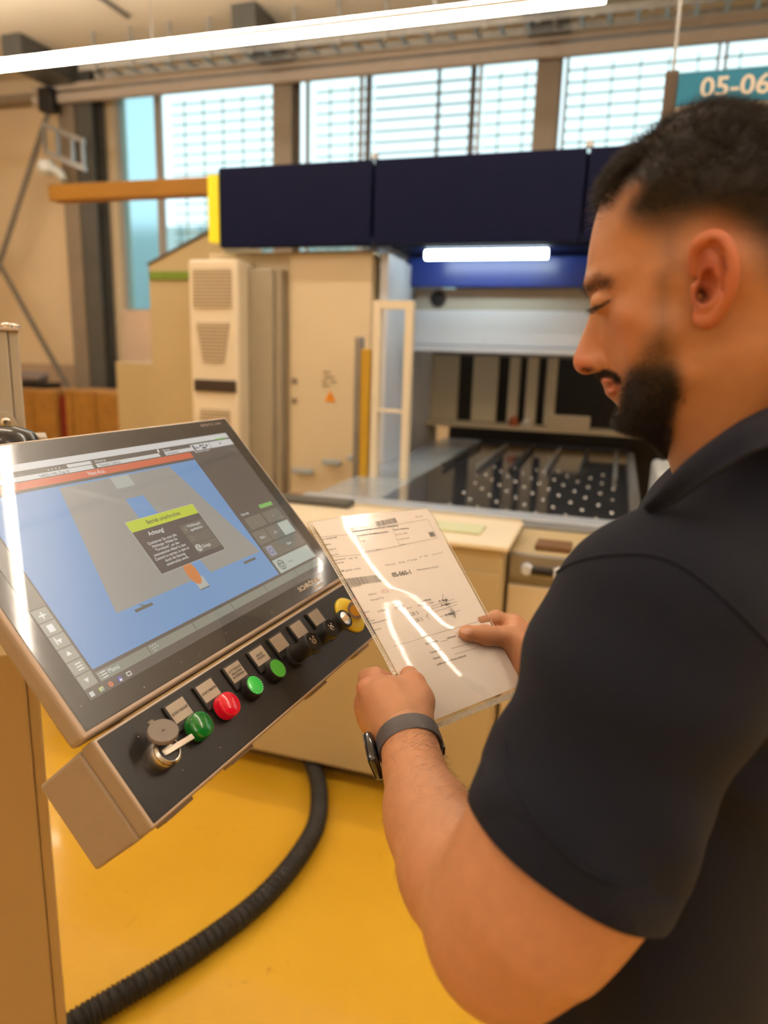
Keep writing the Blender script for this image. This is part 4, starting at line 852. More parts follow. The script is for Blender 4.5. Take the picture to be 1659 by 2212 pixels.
glint_lines = [[z1(450, 180), z1(500, 340), z1(640, 530), z1(760, 720), z1(900, 900), z1(1040, 1030), z1(1150, 1065), z1(1280, 1120), z1(1420, 1225), z1(1560, 1360), z1(1640, 1440), z2(640, 400), z2(720, 452)],
          [z1(1110, 1655), z1(1060, 1560), z1(1010, 1420), z1(975, 1290), z1(962, 1200), z1(985, 1135), z1(1030, 1130), z1(1100, 1190), z1(1250, 1370), z1(1400, 1540), z2(420, 570), z2(520, 680), z2(640, 830), z2(780, 980), z2(900, 1075), z2(1010, 1130), z2(1090, 1220), z2(1160, 1280)]]
def need(s, t):
    """sideways tilt of the film that mirrors the twin row lamp into the lens"""
    P = PS(s, t); xs = PS(s + .01, t) - PS(s - .01, t); ys = PS(s, t + .01) - PS(s, t - .01); xs /= np.linalg.norm(xs); n_ = np.cross(xs, ys); n_ /= np.linalg.norm(n_)
    if n_ @ (CAM - P) < 0: n_ = -n_
    yy = np.cross(n_, xs); V = CAM - P; V /= np.linalg.norm(V); best = (9, 0)
    for a in np.linspace(-1.2, 6.2, 160):
        L = B(a, 2.76, 4.2) - P; L /= np.linalg.norm(L); h = L + V; h /= np.linalg.norm(h); m_ = math.hypot(h @ xs, h @ yy)
        if m_ < best[0]: best = (m_, h @ xs)
    return best[1]
GS, GT = 300, 380
uu, tt = np.meshgrid(np.linspace(0.0, 1.0, GS), np.linspace(0, 1, GT)); PP = np.stack([uu.ravel() * PW_, tt.ravel() * PH_], 1)
xg = np.linspace(0, PW_, GS); yg = np.linspace(0, PH_, GT)
cs_, ct_g = np.linspace(0, 1, 9), np.linspace(0, 1, 10); QN = np.array([[need(a, b) for a in cs_] for b in ct_g])
QX = np.array([np.interp(xg / PW_, cs_, r) for r in QN]); QF = np.array([np.interp(yg / PH_, ct_g, QX[:, k]) for k in range(GS)]).T
def curve_x(r, lo=None, hi=None):                       # x of a glint line as a function of y, running straight on past its ends
    P_ = np.array([np.array(st_of(*p)) * (PW_, PH_) for p in r]); P_ = P_[np.argsort(P_[:, 1])]; x = np.interp(yg, P_[:, 1], P_[:, 0])
    m0 = (P_[1, 0] - P_[0, 0]) / (P_[1, 1] - P_[0, 1] + 1e-9); m1 = (P_[-1, 0] - P_[-2, 0]) / (P_[-1, 1] - P_[-2, 1] + 1e-9)
    x = np.where(yg < P_[0, 1], P_[0, 0] + np.clip(m0, -1, 1) * (yg - P_[0, 1]), x); return np.where(yg > P_[-1, 1], P_[-1, 0] + np.clip(m1, -1.2, 1.2) * (yg - P_[-1, 1]), x), P_
xM, PM = curve_x(glint_lines[0]); xL, PL2 = curve_x(glint_lines[1][:5]); xD, PD2 = curve_x(glint_lines[1][6:])
yJ = PL2[0, 1]; A_, w1 = 0.032, 0.010
jx = np.interp(yJ, yg, xM)
xL = np.where(yg < yJ, np.interp(yg, yg, xM), xL); xD = np.where(yg < yJ, xM, xD)
below = sstep_(yg, yJ - 0.006, yJ + 0.004)[:, None]
GX = xg[None]; C = lambda x: x[:, None]
endR = 1 - sstep_(yg, PM[-1, 1] - .004, PM[-1, 1] + .006)[:, None]; w2 = 0.0065
FX = -A_ * np.tanh((GX - C(xL)) / w1) * (1 - below * (1 - np.tanh((GX - C(xD)) / w2) ** 2)) * (1 - below * endR * (1 - np.tanh((GX - C(xM)) / w2) ** 2))
dmin = np.minimum(np.minimum(np.abs(GX - C(xL)), np.abs(GX - C(xD))), np.abs(GX - C(xM)) + 9 * (1 - endR))
HX = -QF * np.exp(-(dmin / .016) ** 2) + FX * np.exp(-(dmin / .060) ** 2); dx_ = xg[1] - xg[0]
HH_ = np.cumsum(HX, 1) * dx_
ic = np.clip((xM / dx_).astype(int), 0, GS - 1); HH_ -= HH_[np.arange(GT), ic][:, None]
mn = HH_.min(1); ker = np.ones(41) / 41; mn = np.convolve(np.pad(mn, 20, mode='edge'), ker, mode='valid'); HH_ = HH_ - mn[:, None]
HH_ -= min(0, HH_.min()); hh = (HH_ + 0.0009).ravel()
print('film height range mm', hh.min() * 1000, hh.max() * 1000)
vv = [PS(a, b, h) for a, b, h in zip(uu.ravel(), tt.ravel(), hh)]
ff = [(j * GS + i, j * GS + i + 1, (j + 1) * GS + i + 1, (j + 1) * GS + i) for j in range(GT - 1) for i in range(GS - 1)]
sl = empty('clear_sleeve', PS(0.5, 0.6), 'clear plastic sleeve around the printed form with bright lamp glints', 'document sleeve')
MB().add(vv, ff, 0, True).build('front_film', film, sl)
vv = [PS(a, b, -0.001) for b in np.linspace(0, 1, 12) for a in np.linspace(0, 1, 12)]; ff = [(j * 12 + i, j * 12 + i + 1, (j + 1) * 12 + i + 1, (j + 1) * 12 + i) for j in range(11) for i in range(11)]
MB().add(vv, ff, 0, True).build('back_film', film, sl)
weld = mat('embossed_film_weld', srgb(226, 222, 212), 0.12, spec=0.9, vary=0.2, scale=500, coat=0.6)
q = MB(); K = 110
for k in range(K):                                       # embossed weld along the bottom and the left edge
    t0, t1 = k / K, (k + 0.55) / K
    q.add([PS(t0, 0.978, 0.0006), PS(t1, 0.978, 0.0016), PS(t1 + 0.002, 0.997, 0.0016), PS(t0 + 0.002, 0.997, 0.0006)], [(0, 1, 2, 3)])
q.tube([PS(s, 0.975, 0.0008) for s in np.linspace(0, 1, 20)], 0.0005, 5).tube([PS(s, 0.999, 0.0008) for s in np.linspace(0, 1, 20)], 0.0006, 5)
o = q.build('bottom_weld', weld, sl)
q = MB()
for k in range(K):
    t0, t1 = k / K, (k + 0.5) / K
    q.add([PS(0.002, t0, 0.0004), PS(0.012, t0 + 0.003, 0.0018), PS(0.012, t1 + 0.003, 0.0018), PS(0.002, t1, 0.0004)], [(0, 1, 2, 3)])
q.tube([PS(0.0, t, 0.0008) for t in np.linspace(0, 1, 24)], 0.0007, 5).tube([PS(0.016, t, 0.0008) for t in np.linspace(0, 1, 24)], 0.0004, 5)
q.build('side_weld', weld, sl)
q = MB().tube([PS(1.0, t, 0.0006) for t in np.linspace(0, 1, 24)], 0.0006, 5).tube([PS(s, 0.0, 0.0006) for s in np.linspace(0, 1, 20)], 0.0004, 5); q.build('film_edge', weld, sl)
# ================================================================== THE MAN
import openvdb as vdb
def smin(a, b, k):
    h = np.clip(0.5 + 0.5 * (b - a) / k, 0, 1); return b + (a - b) * h - k * h * (1 - h)
class Vol:
    """distance field on a regular grid in a local frame"""
    def __init__(s, lo, hi, vx, O=None, A=None):
        s.vx = vx; s.lo = np.array(lo, float); s.n = np.ceil((np.array(hi) - lo) / vx).astype(int) + 1
        s.O = np.zeros(3) if O is None else np.asarray(O); s.A = np.eye(3) if A is None else np.asarray(A)   # rows = local axes in world
        s.ax = [s.lo[i] + vx * np.arange(s.n[i]) for i in range(3)]
        s.f = np.full(s.n, 1.0, np.float32)
    def L(s, P): return (np.asarray(P, float) - s.O) @ s.A.T
    def sub(s, lo, hi, pad):
        sl_ = []
        for i in range(3):
            a = int(np.clip(np.floor((lo[i] - pad - s.lo[i]) / s.vx), 0, s.n[i])); b = int(np.clip(np.ceil((hi[i] + pad - s.lo[i]) / s.vx) + 1, 0, s.n[i])); sl_.append(slice(a, b))
        return tuple(sl_)
    def grid(s, q): return np.meshgrid(*[s.ax[i][q[i]] for i in range(3)], indexing='ij', sparse=True)
    def put(s, q, d, k, mode='u'):
        cur = s.f[q]
        if mode == 'u': s.f[q] = smin(cur, d, k)
        elif mode == 's': s.f[q] = -smin(-cur, d, k)          # subtract
        elif mode == 'i': s.f[q] = -smin(-cur, -d, k)
    def cone(s, a, b, ra, rb, k=0.01, mode='u', world=True, flat=None):
        if world: a, b = s.L(a), s.L(b)
        a, b = np.asarray(a, float), np.asarray(b, float); R = max(ra, rb)
        q = s.sub(np.minimum(a, b) - R, np.maximum(a, b) + R, k * 2 + 0.012)
        if any(x.start >= x.stop for x in q): return s
        X, Y, Z = s.grid(q); ab = b - a; L2 = ab @ ab + 1e-12
        t = np.clip(((X - a[0]) * ab[0] + (Y - a[1]) * ab[1] + (Z - a[2]) * ab[2]) / L2, 0, 1)
        d = np.sqrt((X - a[0] - t * ab[0]) ** 2 + (Y - a[1] - t * ab[1]) ** 2 + (Z - a[2] - t * ab[2]) ** 2) - (ra + (rb - ra) * t)
        s.put(q, d.astype(np.float32), k, mode); return s
    def chain(s, pts_, rs, k=0.01, mode='u', world=True):
        for i in range(len(pts_) - 1): s.cone(pts_[i], pts_[i + 1], rs[i], rs[i + 1], k, mode, world)
        return s
    def ell(s, c, ax, r, k=0.01, mode='u', world=True):
        """ellipsoid; ax = 3 axes (world rows), r = radii"""
        ax = np.asarray(ax, float)
        if world: c = s.L(c); ax = ax @ s.A.T
        R = max(r); q = s.sub(c - R, c + R, k * 2 + 0.012)
        if any(x.start >= x.stop for x in q): return s
        X, Y, Z = s.grid(q); X, Y, Z = X - c[0], Y - c[1], Z - c[2]
        l = [X * ax[i][0] + Y * ax[i][1] + Z * ax[i][2] for i in range(3)]
        k0 = np.sqrt(sum((l[i] / r[i]) ** 2 for i in range(3))); k1 = np.sqrt(sum((l[i] / r[i] ** 2) ** 2 for i in range(3)))
        s.put(q, (k0 * (k0 - 1) / (k1 + 1e-9)).astype(np.float32), k, mode); return s
    def plane(s, p, n, keep_neg=True, k=0.002):
        p = s.L(p); n = s.A @ np.asarray(n); X, Y, Z = s.grid((slice(None),) * 3)
        d = ((X - p[0]) * n[0] + (Y - p[1]) * n[1] + (Z - p[2]) * n[2]).astype(np.float32)
        s.f = -smin(-s.f, -d, k); return s
    def mesh(s):
        g_ = vdb.FloatGrid(1.0); 
        f = s.f.copy(); f[0], f[-1] = 1, 1; f[:, 0], f[:, -1] = 1, 1; f[:, :, 0], f[:, :, -1] = 1, 1
        g_.copyFromArray(f.astype(np.float32)); P, Q = g_.convertToQuads(0.0)
        P = np.array(P) * s.vx + s.lo; return P @ s.A + s.O, np.array(Q), P
def smooth_mesh(P, Q, it=3, lam=0.5):
    n = len(P); e = np.concatenate([Q[:, [0, 1]], Q[:, [1, 2]], Q[:, [2, 3]], Q[:, [3, 0]]]); e = np.concatenate([e, e[:, ::-1]])
    cnt = np.bincount(e[:, 0], minlength=n).astype(float)[:, None] + 1e-9
    for k in range(it):
        for l in (lam, -lam * 1.04):
            acc = np.stack([np.bincount(e[:, 0], weights=P[e[:, 1], i], minlength=n) for i in range(3)], 1)
            P = P + l * (acc / cnt - P)
    return P
def raw_object(name, P, F, mats_, parent, smooth=True, colors=None):
    o = np.zeros(3); q_ = parent
    while q_ is not None: o = o + np.array(q_.location); q_ = q_.parent
    me = bpy.data.meshes.new(name); me.from_pydata((P - o).tolist(), [], F if isinstance(F, list) else F.tolist())
    for m_ in (mats_ if isinstance(mats_, (list, tuple)) else [mats_]): me.materials.append(m_)
    me.polygons.foreach_set('use_smooth', [smooth] * len(me.polygons))
    if colors is not None:
        at = me.color_attributes.new('tint', 'FLOAT_COLOR', 'POINT'); at.data.foreach_set('color', np.concatenate([colors, np.ones((len(colors), 1))], 1).astype(np.float32).ravel())
    bm = bmesh.new(); bm.from_mesh(me); bmesh.ops.recalc_face_normals(bm, faces=bm.faces); bm.to_mesh(me); bm.free(); me.update()
    ob = bpy.data.objects.new(name, me); COL.objects.link(ob); ob.parent = parent
    return ob
def sstep(x, a, b): t = np.clip((x - a) / (b - a), 0, 1); return t * t * (3 - 2 * t)
def poly_sd(poly, X, Y):
    """signed distance to a closed polygon, negative inside"""
    P = np.asarray(poly, float); d = np.full(X.shape, 9.0); ins = np.zeros(X.shape, bool); n = len(P)
    for i in range(n):
        a, b = P[i], P[(i + 1) % n]; e = b - a; t = np.clip(((X - a[0]) * e[0] + (Y - a[1]) * e[1]) / (e @ e + 1e-15), 0, 1)
        d = np.minimum(d, np.hypot(X - a[0] - t * e[0], Y - a[1] - t * e[1]))
        c = ((a[1] > Y) != (b[1] > Y)) & (X < (b[0] - a[0]) * (Y - a[1]) / (b[1] - a[1] + 1e-15) + a[0]); ins ^= c
    return np.where(ins, -d, d)
def line_d(pts_, X, Y):
    P = np.asarray(pts_, float); d = np.full(X.shape, 9.0)
    for a, b in zip(P[:-1], P[1:]):
        e = b - a; t = np.clip(((X - a[0]) * e[0] + (Y - a[1]) * e[1]) / (e @ e + 1e-15), 0, 1); d = np.minimum(d, np.hypot(X - a[0] - t * e[0], Y - a[1] - t * e[1]))
    return d
def cr2(P, n=5, closed=True):
    P = [np.asarray(p, float) for p in P]; out_ = []; N = len(P)
    for i in range(N if closed else N - 1):
        a, b, c, d = (P[(i - 1) % N], P[i], P[(i + 1) % N], P[(i + 2) % N]) if closed else (P[max(i - 1, 0)], P[i], P[i + 1], P[min(i + 2, N - 1)])
        for k in range(n):
            t = k / n; out_.append(0.5 * ((2 * b) + (-a + c) * t + (2 * a - 5 * b + 4 * c - d) * t * t + (-a + 3 * b - 3 * c + d) * t ** 3))
    if not closed: out_.append(P[-1])
    return np.array(out_)

# ---- head frame: s forward, t up, z to his left (towards the camera)
HD = 0.57; HA = radians(19)
FH = np.array([-cos(HA), sin(HA), 0.0]); NH = np.array([-sin(HA), -cos(HA), 0.0]); Q0 = px(1440, 640, HD)
def hp(u, v, w_=0.0):
    P = hit(u, v, Q0 + NH * w_, NH) - Q0; return np.array([P @ FH, P[2]])
HH = lambda L_, w_=0.0: [hp(u, v, w_) for u, v in L_]
skull = cr2(HH([(1288, 470), (1276, 520), (1269, 570), (1265, 608), (1268, 632), (1283, 662), (1291, 700), (1297, 745), (1299, 790), (1300, 812), (1304, 830), (1310, 848), (1322, 866), (1328, 880), (1324, 895), (1332, 915), (1354, 926), (1400, 927), (1445, 912), (1500, 890), (1560, 880), (1640, 880), (1740, 850), (1810, 760), (1850, 640), (1845, 500), (1790, 370), (1690, 275), (1590, 240), (1500, 245), (1425, 285), (1360, 345), (1310, 410)]), 5)
nose = cr2(HH([(1290, 650), (1279, 668), (1267, 700), (1252, 738), (1241, 765), (1238, 782), (1243, 798), (1256, 808), (1270, 809), (1282, 806), (1300, 802), (1318, 780), (1325, 740), (1320, 690), (1308, 650)]), 5)
ulip = cr2(HH([(1302, 812), (1298, 820), (1303, 830), (1312, 834), (1325, 832), (1338, 824), (1325, 812)]), 4)
llip = cr2(HH([(1312, 837), (1308, 845), (1312, 853), (1322, 857), (1335, 848), (1340, 832), (1325, 834)]), 4)
hv = Vol([-0.175, -0.17, -0.10], [0.10, 0.18, 0.105], 0.0019, Q0, np.stack([FH, EZ, NH]))
gs, gt = np.meshgrid(hv.ax[0], hv.ax[1], indexing='ij')
ctl = [(1276, 520, .052), (1268, 600, .050), (1290, 700, .040), (1300, 790, .030), (1306, 835, .027), (1325, 870, .022), (1330, 925, .026), (1400, 940, .040), (1345, 610, .060), (1345, 680, .060), (1350, 760, .055), (1380, 850, .052), (1430, 900, .056), (1370, 500, .063), (1420, 420, .068), (1360, 345, .055),
       (1450, 600, .070), (1440, 720, .067), (1470, 820, .063), (1520, 880, .060), (1560, 600, .075), (1560, 450, .077), (1540, 300, .066), (1590, 245, .055), (1700, 300, .062), (1720, 450, .076), (1720, 600, .074), (1700, 750, .062), (1640, 850, .058), (1840, 500, .05), (1840, 700, .045)]
CP = np.array([[*hp(u, v), w_] for u, v, w_ in ctl])
def wfield(s_, t_):
    num = 0; den = 0
    for a, b, w_ in CP:
        r2 = (s_ - a) ** 2 + (t_ - b) ** 2 + 4e-5; ww = 1 / r2 ** 1.4; num = num + ww * w_; den = den + ww
    return num / den
W2 = wfield(gs, gt); D2 = -poly_sd(skull, gs, gt)
RR = 0.048
X, Y, Z = hv.grid((slice(None),) * 3)
az = np.abs(Z)
def pillow(D, R, W, p=2.0):
    e = np.clip((R - D) / R, 0, None)[:, :, None]; W_ = W[:, :, None] if hasattr(W, 'shape') and np.ndim(W) == 2 else W
    k0 = (e ** p + (az / W_) ** p) ** (1 / p)
    return ((k0 - 1) * np.minimum(R, np.mean(W) if np.ndim(W) == 2 else W) * 0.9).astype(np.float32)
f = pillow(D2, RR, W2, 2.15)
# cheek, brow, socket modelling
def bump(c, rs, amp, zc=None, rz=None):
    global f
    g2 = np.exp(-((gs - c[0]) / rs[0]) ** 2 - ((gt - c[1]) / rs[1]) ** 2)[:, :, None]
    if zc is not None: g2 = g2 * np.exp(-((az - zc) / rz) ** 2)
    f = (f - amp * g2).astype(np.float32)
bump(hp(1292, 648, .03), (.011, .011), -.0085, .032, .014)           # eye socket
bump(hp(1275, 612, .02), (.008, .007), .004, .026, .022)             # brow ridge
bump(hp(1340, 705, .05), (.022, .016), .004, .050, .03)              # cheekbone
bump(hp(1325, 765, .04), (.010, .020), -.0035, .034, .014)           # fold beside the nose
bump(hp(1335, 815, .03), (.008, .010), -.002, .028, .010)            # mouth corner
bump(hp(1330, 885, .0), (.010, .006), -.003, 0, .02)
bump(hp(1400, 560, .06), (.03, .03), -.003, .066, .03)               # temple
fn = pillow(-poly_sd(nose, gs, gt), 0.014, 0.0105 + 0.0062 * np.exp(-((gt - hp(1270, 790)[1]) / .011) ** 2), 2.0)
f = smin(f, fn, 0.007)
al = hp(1292, 786, .014)
X0, Y0, Z0 = X - al[0], Y - al[1], az - 0.0125
f = smin(f, (np.sqrt((X0 / .0098) ** 2 + (Y0 / .0078) ** 2 + (Z0 / .0062) ** 2) - 1) * .0065, 0.003)
no = hp(1273, 797, .012); X0, Y0, Z0 = X - no[0], Y - no[1], az - 0.0085
f = -smin(-f, (np.sqrt((X0 / .0058) ** 2 + (Y0 / .0032) ** 2 + (Z0 / .0045) ** 2) - 1) * .003, 0.0015)
f = smin(f, pillow(-poly_sd(ulip, gs, gt), 0.006, 0.024), 0.003); f = smin(f, pillow(-poly_sd(llip, gs, gt), 0.006, 0.022), 0.003)
hv.f = f.astype(np.float32)
# eyeball under the lowered lid
ec_ = hp(1303, 654, .03); eye_c = Q0 + FH * ec_[0] + EZ * ec_[1]
for sg_ in (1, -1): hv.ell(eye_c + NH * 0.031 * sg_, np.eye(3), (.0098, .0095, .0100), .004)
# ear (near side and far side)
def ear(sg_):
    er = lambda u, v, w_: np.array([*hp(u, v, 0.078), w_ * sg_])
    base = [er(1512, 560, .072), er(1530, 600, .074), er(1528, 650, .072)]
    rim = [(1502, 590, .072), (1500, 550, .078), (1512, 526, .083), (1538, 516, .087), (1562, 530, .090), (1575, 565, .092), (1577, 605, .091), (1570, 640, .087), (1556, 668, .082), (1540, 688, .078), (1524, 692, .075), (1512, 680, .073)]
    Pr = list(cr2([er(*p) for p in rim], 4, False))
    rr_ = list(np.interp(np.linspace(0, 11, len(Pr)), range(12), [.003, .0034, .0036, .0038, .0038, .0036, .0034, .0034, .0038, .0048, .0050, .0035]))
    hv.chain([er(1515, 545, .070), er(1545, 560, .076), er(1550, 610, .077), er(1535, 660, .074), er(1522, 680, .072)], [.008, .010, .011, .009, .006], .006, world=False)
    hv.chain(Pr, rr_, .0028, world=False)
    hv.chain([er(1530, 545, .082), er(1545, 575, .084), er(1552, 615, .084), er(1540, 650, .081), er(1520, 655, .078)], [.0022, .0028, .0030, .0028, .0026], .004, world=False)   # antihelix
    hv.chain([er(1503, 622, .077), er(1505, 645, .076)], [.0036, .0036], .004, world=False)                                                      # tragus
    for (u, v, w_, r) in ((1527, 622, .0865, .0078), (1521, 636, .084, .0062), (1524, 606, .086, .006)): hv.ell(er(u, v, w_), np.eye(3), (r * .9, r * 1.15, .0105), .002, 's', world=False)
    hv.cone(er(1518, 638, .088), er(1514, 640, .066), .0030, .0022, .001, 's', world=False)
    hv.chain([er(1520, 550, .089), er(1538, 536, .090), (er(1557, 552, .091)), er(1562, 590, .091), er(1558, 630, .088)], [.0030, .0034, .0032, .0028, .002], .0015, 's', world=False)
hv_keep = hv
ev_c = Q0 + FH * hp(1540, 605, .08)[0] + EZ * hp(1540, 605, .08)[1]; eL = (ev_c - Q0) @ np.stack([FH, EZ, NH]).T
ear_vols = []
for sg_ in (1, -1):
    hv = Vol([eL[0] - .03, eL[1] - .042, (.055 if sg_ > 0 else -.102)], [eL[0] + .03, eL[1] + .042, (.102 if sg_ > 0 else -.055)], 0.00095, Q0, np.stack([FH, EZ, NH]))
    ear(sg_); ear_vols.append(hv)
hv = hv_keep
# neck
hv.chain([px(1560, 800, .60), px(1620, 960, .625), px(1700, 1120, .66)], [.056, .0600, .070], .03)
hv.chain([px(1470, 880, .575), px(1560, 1010, .60)], [.020, .030], .03)
hv.chain([px(1590, 760, .53), px(1560, 960, .56)], [.018, .020], .03)
Pw, Qh, PL_ = hv.mesh(); Pw = smooth_mesh(Pw, Qh, 2)
PL_ = (Pw - Q0) @ np.stack([FH, EZ, NH]).T
# tint from skin, stubble and hair areas, with shade painted into the nostrils
s_, t_, z_ = PL_[:, 0], PL_[:, 1], PL_[:, 2]; zz = np.abs(z_)
SKIN = np.array(srgb(188, 134, 98)); SKIN_R = np.array(srgb(190, 104, 76)); HAIRC = np.array([0.016, 0.011, 0.009]); STUB = np.array(srgb(104, 78, 62))
colr = np.tile(SKIN, (len(Pw), 1))
def blend(c, m_): 
    global colr
    m_ = np.clip(m_, 0, 1)[:, None]; colr = colr * (1 - m_) + np.asarray(c) * m_
WN = 0.066
def HN(L_): return np.array([hp(u, v, WN) for u, v in L_])
earm = np.exp(-((s_ - hp(1535, 600, .08)[0]) / .017) ** 2 - ((t_ - hp(1535, 600, .08)[1]) / .034) ** 2) * (zz > .068)
blend(SKIN_R, earm * 0.75)
blend(SKIN_R, 0.6 * np.exp(-((s_ - hp(1252, 785)[0]) / .012) ** 2 - ((t_ - hp(1252, 785)[1]) / .016) ** 2))
blend(SKIN_R, 0.25 * np.exp(-((s_ - hp(1345, 720, .05)[0]) / .02) ** 2 - ((t_ - hp(1345, 720, .05)[1]) / .02) ** 2))
fade_poly = cr2(HN([(1375, 405), (1358, 450), (1352, 492), (1372, 520), (1400, 545), (1432, 600), (1480, 590), (1495, 530), (1540, 492), (1585, 520), (1610, 600), (1660, 640), (1760, 660), (1880, 640), (1890, 400), (1700, 200), (1500, 230), (1400, 330)]), 5)
dark_poly = cr2(HN([(1372, 402), (1354, 445), (1372, 472), (1430, 470), (1490, 458), (1550, 468), (1620, 500), (1700, 545), (1780, 580), (1900, 560), (1900, 300), (1700, 180), (1500, 210), (1330, 300), (1290, 380), (1320, 420), (1355, 400)]), 5)
beard_poly = cr2(HN([(1408, 640), (1400, 700), (1366, 765), (1345, 800), (1338, 826), (1334, 862), (1326, 885), (1300, 940), (1340, 1000), (1440, 985), (1462, 900), (1478, 830), (1474, 760), (1462, 700), (1456, 640), (1450, 585), (1420, 585)]), 5)
beard_core = cr2(HN([(1345, 845), (1342, 885), (1290, 960), (1420, 1010), (1450, 915), (1468, 850), (1455, 800), (1400, 800), (1362, 808)]), 5)
stache = cr2(HH([(1290, 803), (1283, 806), (1288, 814), (1300, 815), (1318, 817), (1336, 826), (1345, 822), (1335, 805), (1315, 796), (1300, 797)], .018), 4)
dF = poly_sd(fade_poly, s_, t_); dD = poly_sd(dark_poly, s_, t_); dB = poly_sd(beard_poly, s_, t_); dC = poly_sd(beard_core, s_, t_); dM = poly_sd(stache, s_, t_)
above = t_ > hp(1400, 470, WN)[1]
blend(STUB, 0.75 * sstep(-dF, -.004, .022)); blend(HAIRC, sstep(-dD, -.014, .012))
topm = (D2.max() > 0) * sstep(t_, hp(1440, 330)[1], hp(1440, 290)[1]); blend(HAIRC, topm)
blend(STUB, 0.75 * sstep(-dB, -.007, .016)); blend(HAIRC * 1.3, sstep(-dC, -.010, .008)); 
blend(HAIRC * 1.3, sstep(-dB, .0, .012) * sstep(-t_, -hp(1400, 740, WN)[1], -hp(1400, 860, WN)[1]) * 0.85)
blend(HAIRC * 2, 0.9 * sstep(-dM, -.001, .003) * (zz < .03))
blend(srgb(70, 28, 22), 0.85 * np.exp(-((s_ - hp(1273, 797, .012)[0]) / .0045) ** 2 - ((t_ - hp(1273, 797, .012)[1]) / .0022) ** 2) * (zz > .002) * (zz < .018))  # nostril shade painted into the tint
dL = np.minimum(poly_sd(ulip, s_, t_), poly_sd(llip, s_, t_)); blend(srgb(176, 100, 84), 0.7 * sstep(-dL, -.0015, .001) * (zz < .026))
chin_front = (zz < .03) & (t_ < hp(1320, 893)[1]) & (s_ > hp(1440, 900)[0]); blend(HAIRC * 1.3, chin_front * 1.0)
brow = HN([(1262, 618), (1280, 606), (1300, 604), (1316, 612)]); brow = np.array([hp(u, v, .035) for u, v in ((1258, 622), (1272, 610), (1290, 604), (1312, 610))])
blend(HAIRC * 3, 0.35 * np.exp(-(line_d(brow, s_, t_) / .004) ** 2) * (zz < .052) * (zz > .006))
lash = np.array([hp(u, v, .038) for u, v in ((1285, 667), (1300, 661), (1318, 650))]); blend((0.03, 0.018, 0.014), 0.85 * np.exp(-(line_d(lash, s_, t_) / .0013) ** 2) * (zz > .018) * (zz < .05))
head_n = len(Pw)
ear_parts = []
for v_ in ear_vols:
    Pe, Qe, _ = v_.mesh(); Pe = smooth_mesh(Pe, Qe, 3); Le = (Pe - Q0) @ np.stack([FH, EZ, NH]).T
    ce = np.tile(SKIN * .35 + SKIN_R * .65, (len(Pe), 1)); dk = np.exp(-(line_d(np.array([hp(1519, 548, .088), hp(1530, 585, .085), hp(1522, 640, .085)]), Le[:, 0], Le[:, 1]) / .005) ** 2)[:, None] * .55; ce = ce * (1 - dk) + np.array(srgb(150, 62, 50)) * dk  # inner ear: natural redness plus shade of the hollow painted in
    dk = np.exp(-(np.hypot(Le[:, 0] - hp(1517, 634, .083)[0], (Le[:, 1] - hp(1517, 634, .083)[1]) * .7) / .0042) ** 2)[:, None] * (np.abs(Le[:, 2])[:, None] < .084) * .9; ce = ce * (1 - dk) + np.array(srgb(52, 20, 16)) * dk  # dark of the ear canal painted as shade
    ear_parts.append((Pe, Qe, ce))
parts_P, parts_Q, parts_C = [Pw], [Qh], [colr]

# ---- arms and hands
def W3(u, v, d): return px(u, v, d)
la = Vol(np.min([W3(1300, 1500, .42), W3(800, 1500, .42), W3(800, 2260, .6), W3(1350, 2200, .56), W3(760, 1600, .8)], 0) - .03, np.max([W3(1430, 1650, .6), W3(800, 1500, .84), W3(1430, 2000, .6)], 0) + .03, 0.0030)
S_A, S_B = W3(1430, 1360, .53), W3(1218, 1838, .50)
EL = W3(1082, 2000, .515)
la.chain([W3(1330, 1620, .512), W3(1225, 1825, .50), W3(1140, 1945, .505), EL], [.066, .0625, .0585, .051], .03)
la.chain([EL, W3(1000, 1900, .575), W3(935, 1775, .655), W3(895, 1665, .715), W3(882, 1600, .750), W3(868, 1565, .770)], [.050, .0440, .0360, .0275, .0262, .0262], .02)
la.cone(W3(1100, 2085, .50), W3(1080, 2060, .51), .026, .026, .03)
la.cone(W3(960, 1860, .60), W3(905, 1740, .67), .032, .026, .03)
P_, Q_, _ = la.mesh(); P_ = smooth_mesh(P_, Q_, 4)
c_ = np.tile(SKIN, (len(P_), 1)); parts_P.append(P_); parts_Q.append(Q_); parts_C.append(c_)
lh = Vol(np.min([W3(740, 1680, .70), W3(740, 1400, .70), W3(740, 1680, .94)], 0) - .01, np.max([W3(960, 1680, .70), W3(960, 1400, .94), W3(960, 1400, .70)], 0) + .01, 0.0015)
def pd_(u, v, off): return W3(u, v, pdep(u, v) + off)
lh.chain([W3(882, 1600, .750), W3(868, 1560, .772), W3(838, 1515, .800)], [.0262, .0265, .0275], .010)
lh.chain([W3(862, 1575, .765), W3(812, 1492, .822)], [.024, .0195], .012)              # index ray
lh.chain([W3(855, 1585, .768), W3(800, 1520, .838)], [.022, .019], .012)               # middle / ring ray
lh.chain([W3(852, 1590, .772), W3(803, 1550, .845)], [.019, .017], .012)
lh.chain([W3(900, 1570, .765), W3(903, 1515, .795), W3(893, 1478, .820)], [.0185, .0165, .0130], .012)   # thumb metacarpal
tip_d = pdep(880, 1450) - 0.0125
lh.chain([W3(893, 1478, .820), W3(884, 1458, tip_d)], [.0130, .0108], .006)
lh.cone(W3(850, 1520, .80), W3(880, 1500, .81), .023, .018, .016)
lh.chain([W3(803, 1487, .830), W3(797, 1466, .850), pd_(812, 1462, .014), pd_(850, 1472, .013)], [.0150, .0118, .0105, .0090], .006)     # index curled behind the sheet
